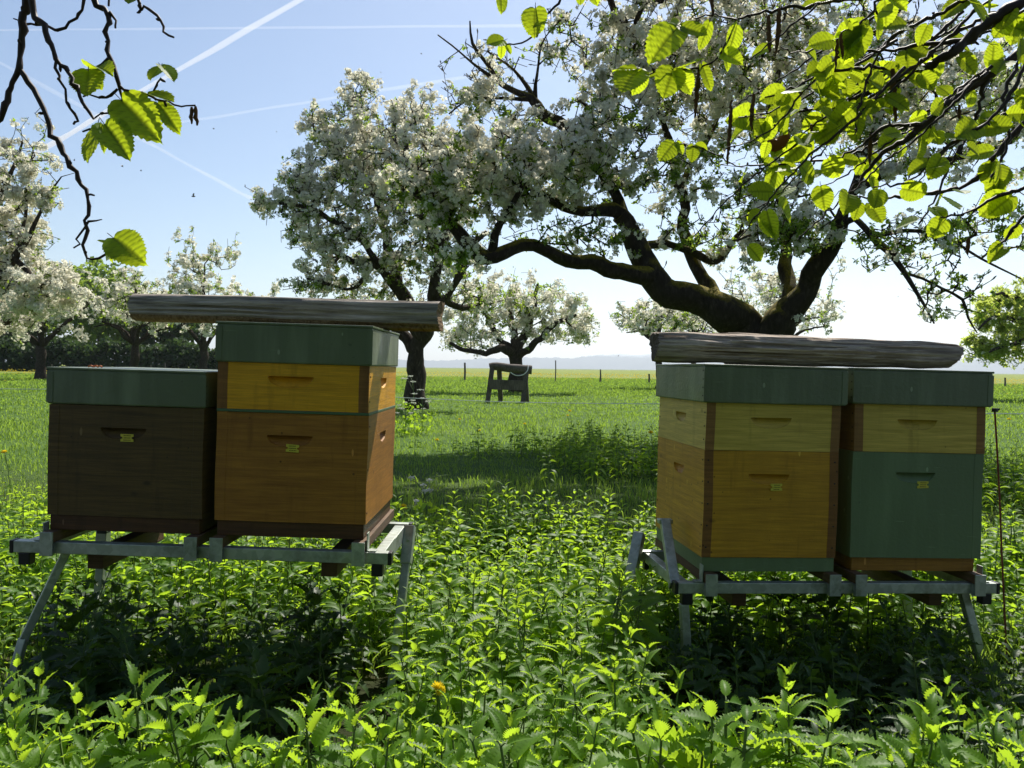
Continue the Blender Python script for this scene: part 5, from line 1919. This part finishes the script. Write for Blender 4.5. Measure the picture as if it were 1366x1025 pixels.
tw([(1620, -130, 16), (1460, -40, 12), (1366, 2, 9), (1325, 27, 8), (1289, 54, 7), (1253, 81, 6), (1217, 99, 5, .05), (1170, 120, 3.6, .05), (1110, 142, 2.6, .1), (1050, 152, 1.8, .1), (1000, 160, 1.2, .1)], 0, 101)
tw([(1560, -30, 12), (1440, 25, 9), (1366, 68, 6), (1316, 103, 5.4), (1276, 130, 5), (1235, 166, 4.4), (1208, 186, 4), (1177, 205, 3.4), (1146, 242, 2.6), (1114, 292, 1.6)], .1, 102)
tw([(1520, 80, 9), (1430, 120, 6.5), (1366, 165, 4.6), (1334, 202, 4), (1307, 233, 3.4), (1280, 251, 3), (1235, 258, 2.4), (1181, 264, 1.8), (1140, 262, 1)], .2, 103)
tw([(1235, 166, 3), (1181, 170, 2.2), (1150, 192, 1.8), (1114, 211, 1.6), (1042, 219, 1.3), (982, 222, .9)], .1, 104)
tw([(1500, -160, 8), (1380, -90, 5), (1270, -40, 4), (1180, -8, 3), (1090, 6, 2.2), (1030, 15, 1.8), (984, 27, 1.6), (968, 58, 1.5), (946, 85, 1.4), (903, 94, 1.2), (850, 98, .9)], -.1, 105)
tw([(1217, 99, 3, .05), (1160, 90, 2.2), (1100, 98, 1.8), (1060, 118, 1.4), (1020, 130, 1)], 0, 106)
tw([(1480, 190, 6), (1410, 215, 4.4), (1366, 250, 3), (1330, 262, 2.4), (1290, 284, 1.7), (1255, 290, 1.2)], .05, 107)
tw([(1316, 103, 3), (1300, 160, 2.4), (1270, 215, 2), (1250, 262, 1.4), (1225, 300, 1)], .1, 108)
tw([(1289, 54, 3.6), (1230, 60, 2.8), (1170, 70, 2.2), (1110, 62, 1.7), (1065, 70, 1.2), (1040, 62, .9)], 0, 109)
tw([(1420, -60, 5), (1330, -20, 3.6), (1250, 20, 2.6), (1180, 60, 2.0), (1150, 130, 1.5), (1140, 180, 1)], -.06, 110)
tw([(1500, 290, 5), (1420, 275, 3.6), (1366, 290, 2.4), (1340, 320, 1.6), (1320, 330, 1)], .1, 111)
tw([(1366, 68, 3), (1340, 130, 2.4), (1345, 190, 2), (1320, 240, 1.4)], .15, 112)
tw([(1180, -8, 2), (1150, 30, 1.5), (1122, 44, 1)], -.1, 113)
tw([(1440, -30, 4), (1380, 70, 3), (1330, 150, 2.4), (1260, 200, 2.0), (1215, 240, 1.5), (1165, 250, 1)], -.08, 114)
tw([(1090, 6, 1.6), (1050, 40, 1.2), (1000, 80, .8)], -.12, 115, False)
tw([(860, -140, 3), (800, -60, 2.4), (760, -20, 2), (740, 8, 1.6), (722, 24, 1.2), (714, 30, .9)], -.15, 116, False)
tw([(725, 22, 1.2), (716, 46, 1.1), (695, 56, 1.0), (672, 60, .8)], -.15, 117, False)
tw([(1400, -200, 5), (1200, -160, 3.6), (1000, -140, 3), (860, -140, 2.6), (720, -90, 2), (668, -10, 1.2)], -.15, 118, False)
tw([(1114, 292, 1.2), (1095, 305, .9)], .1, 119, False)
tw([(984, 27, 1.4), (960, 20, 1.2), (925, 24, 1.0)], -.1, 120, False)
tw([(982, 222, .9), (950, 205, .9), (925, 195, .8), (900, 190, .7)], .1, 121, False)
bo = spline([P(1619, -129, 1.5), (1.6, .7, 2.0), (1.5, -.3, 2.2), (1.1, -1.6, 1.7)], [1] * 4, .05)[0]
mb.tube(bo, np.linspace(.021, .034, len(bo)), 8, 0, True, .08, 6)
rgt = np.random.default_rng(78)
for k in range(16):
    x0, y0 = rgt.uniform(1120, 1400), rgt.uniform(-20, 190)
    l = rgt.uniform(110, 230); sl_ = rgt.uniform(.25, .95); dd = rgt.uniform(-.1, .25)
    tw([(x0 + l * .5, y0 - l * .5 * sl_ - 12, 2.6), (x0, y0, 1.9), (x0 - l * .35, y0 + l * .33 * sl_, 1.5), (x0 - l * .7, y0 + l * .72 * sl_ + rgt.normal() * 8, 1.1), (x0 - l, y0 + l * sl_ + rgt.normal() * 14, .7)], dd, 140 + k)
mb.build('twig', [M_TWIG], hazR, True)
d9 = D - .1
for (bx, by, tx, ty, d0, d1, fc, k, wd) in (
        (850, 92, 826, 128, d9, d9 - .03, (-.3, -1, .2), 0, 1.05), (856, 94, 846, 132, d9, d9 + .01, (.5, -.9, .2), 1, .8), (852, 92, 812, 96, d9, d9, (-.1, -.4, .9), 2, .5),
        (903, 38, 862, 84, d9, d9 - .04, (-.2, -1, .3), 3, .75), (900, 40, 910, 22, d9, d9 + .03, (.2, -1, .2), 4, .7), (908, 36, 948, 50, d9, d9 - .02, (.1, -1, .4), 5, .8), (946, 30, 932, 72, d9, d9, (.5, -.9, .2), 6, .6),
        (898, 92, 884, 134, d9, d9 - .02, (0, -1, .3), 7, 1.0), (906, 92, 945, 76, d9, d9 - .03, (0, -.5, .9), 0, .6), (900, 96, 928, 126, d9, d9, (.2, -1, .2), 1, .95), (936, 86, 950, 126, d9, d9 + .02, (.3, -.9, .2), 2, .7), (960, 70, 996, 84, d9, d9 - .02, (.1, -1, .3), 3, .9), (964, 66, 976, 96, d9, d9, (.6, -.8, 0), 4, .7),
        (880, 100, 852, 108, d9, d9, (0, -.7, .7), 5, .6), (900, 190, 877, 218, D + .1, D + .08, (-.2, -1, .2), 6, .8), (902, 190, 913, 208, D + .1, D + .1, (.4, -1, .1), 7, .8), (925, 194, 922, 220, D + .1, D + .09, (0, -1, .1), 0, .8), (928, 194, 947, 200, D + .1, D + .1, (.2, -.9, .3), 1, .8),
        (668, -14, 669, 24, D - .15, D - .16, (.4, -.9, .1), 2, .55), (714, 12, 712, 52, D - .15, D - .17, (-.2, -1, .1), 3, .9), (716, 14, 728, 44, D - .15, D - .14, (.7, -.7, 0), 4, .6), (672, 54, 646, 62, D - .15, D - .17, (-.1, -1, .3), 5, .9), (670, 58, 668, 82, D - .15, D - .14, (.2, -1, .2), 6, .7), (675, 60, 683, 74, D - .15, D - .15, (.3, -.9, .2), 7, .7),
        (776, -12, 774, 10, D - .15, D - .15, (-.3, -.9, .1), 0, .9), (786, -14, 800, 8, D - .15, D - .15, (.2, -1, .1), 1, 1.0)):
    hleaf(hazR, (bx, by), (tx, ty), d0, d1, fc, k, None, wd)
rg = np.random.default_rng(77)
nleaf = 0
extra = []
while nleaf < 215:
    p, dd = W_[rg.integers(len(W_))]
    i = int(len(p) * rg.uniform(.25, 1.0))
    i = min(i, len(p) - 1)
    a = p[i] + rg.normal(size=3) * .004
    q = a - CAM
    dep = q @ FW
    px, py = 683 + F * (q @ RT) / dep, 512.5 - F * (q @ UP) / dep
    if not (985 < px < 1400 and -40 < py < 330): continue
    L = rg.uniform(.030, .058)
    d = np.array([rg.normal() * .75, rg.normal() * .5, -.55 + rg.normal() * .4]); d /= np.linalg.norm(d)
    st = a + d * .012
    extra.append((st, st + d * L)); nleaf += 1
tot = len([c for c in hazR.children if c.name.startswith('leaf')])
for st, e_ in extra[:98 - tot]:
    hleaf3(hazR, st, e_, None, None, rg, rg.uniform(.75, 1.05))
# the remaining leaves, past a hundred, as one part
mb = MB()
src = []
for m_ in HL:
    co = np.zeros(len(m_.vertices) * 3, np.float32); m_.vertices.foreach_get('co', co)
    vv = np.zeros(len(m_.vertices), np.float32); m_.attributes['vein'].data.foreach_get('value', vv)
    src.append((co.reshape(-1, 3), np.array([list(p_.vertices) for p_ in m_.polygons]), np.array([p_.material_index for p_ in m_.polygons]), vv))
vein = []
for st, e_ in extra[98 - tot:]:
    co, fq, mi, vv = src[rg.integers(8)]
    x = e_ - st; L = np.linalg.norm(x); x /= L
    f = np.array((rg.normal() * .5, -.8, .5 + rg.normal() * .3))
    z = f - x * (f @ x); z /= np.linalg.norm(z)
    y = np.cross(z, x)
    base = mb.n
    mb.add(co @ (np.array([x, y, z]) * L) + st, fq[mi == 0], 0)
    mb.F.setdefault((4, 1), []).append(fq[mi == 1] + base)
    vein.append(vv)
fo = obj('leaf_mass', mesh('leaf_mass', np.concatenate(mb.V), [(np.concatenate(f), m) for (k, m), f in mb.F.items()], [M_HAZEL, M_TWIG], True, np.concatenate(vein)), hazR)
fo['kind'] = 'stuff'
for i, (x, y, ln, dd, rr) in enumerate(((932, 96, 62, -.08, .0042), (976, 134, 86, .05, .0036), (1122, 44, 34, -.1, .003), (1117, 52, 40, -.1, .003), (1190, 92, 70, 0, .0052), (1082, 166, 46, .05, .0034), (1005, 125, 50, .05, .0042), (1040, 10, 60, -.1, .0042), (1026, 20, 50, -.1, .004), (1162, 180, 40, .1, .0045), (948, -30, 52, -.1, .0036), (1280, 140, 46, .1, .0036), (1292, 318, 22, .05, .0036))):
    catkin(hazR, P(x, y, D + dd), ln * (D + dd) / F, rr, 200 + i, rg.normal() * .06)
lf = hleaf(hazR, (1050, 168), (1012, 196), D + .05, D + .05, (0, -1, .4), 3, None, .7) if False else None
a = P(1046, 172, D + .05)
dl = mesh('dried_leaf', *(lambda t: (t[0], [(t[1], 0)]))(tube(spline([a, a + [.002, 0, -.016], a + [-.014, .004, -.03], a + [-.036, 0, -.028]], [.004, .012, .014, .005], .004)[0], np.interp(np.linspace(0, 1, len(spline([a, a + [.002, 0, -.016], a + [-.014, .004, -.03], a + [-.036, 0, -.028]], [1] * 4, .004)[0])), [0, .3, .7, 1], [.003, .010, .013, .003]), 8, .2, 4)), [M_DRYLEAF], True)
obj('dried_leaf', dl, hazR)
bpy.context.view_layer.update()
rebase(hazR)


# ------------------------------------------------------------------ bees in the air
def bee(p, label, s=1.0):
    rg = np.random.default_rng(int(p[0] * 997) % 1000)
    t = empty('bee', p)
    t.rotation_euler = (rg.normal() * .3, rg.normal() * .3, rg.uniform(0, 6.28))
    t.scale = (s * .6, s * .6, s * .6)
    tag(t, label, 'bee', 'bees flying round the hives')
    u = np.linspace(-1, 1, 12)
    MB().tube(np.stack([u * .0068, 0 * u, -.0012 * u ** 2], -1), .0026 * np.sqrt(np.clip(1 - u ** 2, .02, 1)) * np.where(np.abs(u - .25) < .12, .6, 1), 8).build('body', [M_BEE], t, True)
    for s_ in (-1, 1):
        V = np.array([[.001, 0, .002], [.003, s_ * .004, .004], [-.001, s_ * .0095, .0055], [-.004, s_ * .0075, .005], [-.003, s_ * .002, .003]])
        MB().add(np.vstack([V, V + [0, 0, .0001]]), [np.array([[0, 1, 2, 3, 4][::s_], [5, 6, 7, 8, 9][::-s_]])]).build('wing', [M_WING], t)


for px, py, D, lab in ((508, 97, 3.4, 'bee in the sky just above the tip of the round white tree'), (562, 72, 3.6, 'bee left of the bare topmost twigs of the mossy tree'),
                       (285, 172, 3.0, 'bee level with the hanging catkins, a little to their right'), (369, 176, 3.4, 'bee between the catkins and the round white tree'),
                       (163, 222, 2.6, 'bee just below the pair of drooping hazel leaves'), (99, 214, 2.8, 'bee close right of the long dark hazel twig'),
                       (68, 231, 3.0, 'bee left of the long dark hazel twig'), (188, 228, 3.4, 'small bee right of another under the drooping leaves'),
                       (258, 262, 2.2, 'largest insect, alone in the empty sky over the tall shoots tree'), (1126, 409, 4.2, 'bee over the round log beside the mossy fork'),
                       (1198, 396, 4.4, 'bee right above the round log under the bare twigs'), (825, 475, 4.5, 'bee low over the meadow left of the round log')):
    bee(P(px, py, D), lab, 1.0 if px != 258 else 1.25)


# ------------------------------------------------------------------ unseen hazel shrub behind the viewer, added to dim sky fill; branches lead there
rg = np.random.default_rng(91)
sh = empty('added_hazel_shrub', (.2, -2.2, 0))
tag(sh, 'wide unseen hazel shrub added behind the viewer to dim the sky fill', 'shrub')
mb = MB()
for i in range(14):
    a = np.array([rg.normal() * .5, rg.normal() * .25, 0])
    e_ = np.array([rg.uniform(-3.2, 3.2), rg.normal() * .5, rg.uniform(2.5, 4.4)])
    p = spline([a, a + (e_ - a) * [.35, .4, .55], e_], [1] * 3, .12)[0]
    mb.tube(p, np.linspace(.035, .008, len(p)), 6, 0, True, .08, i)
mb.build('stem', [M_TWIG], sh, True)
n = 11000
q = rg.normal(size=(n, 3)); q /= np.linalg.norm(q, axis=1)[:, None]
q *= rg.uniform(size=(n, 1)) ** .4
pts = q * [4.2, .85, 2.3] + [0, -.2, 2.2]
pts = pts[pts[:, 2] > .05]
V, fs = card_cloud(pts, .13, rg)
MB().add(V, fs).build('leaf_crown', [M_GREENLEAF], sh)
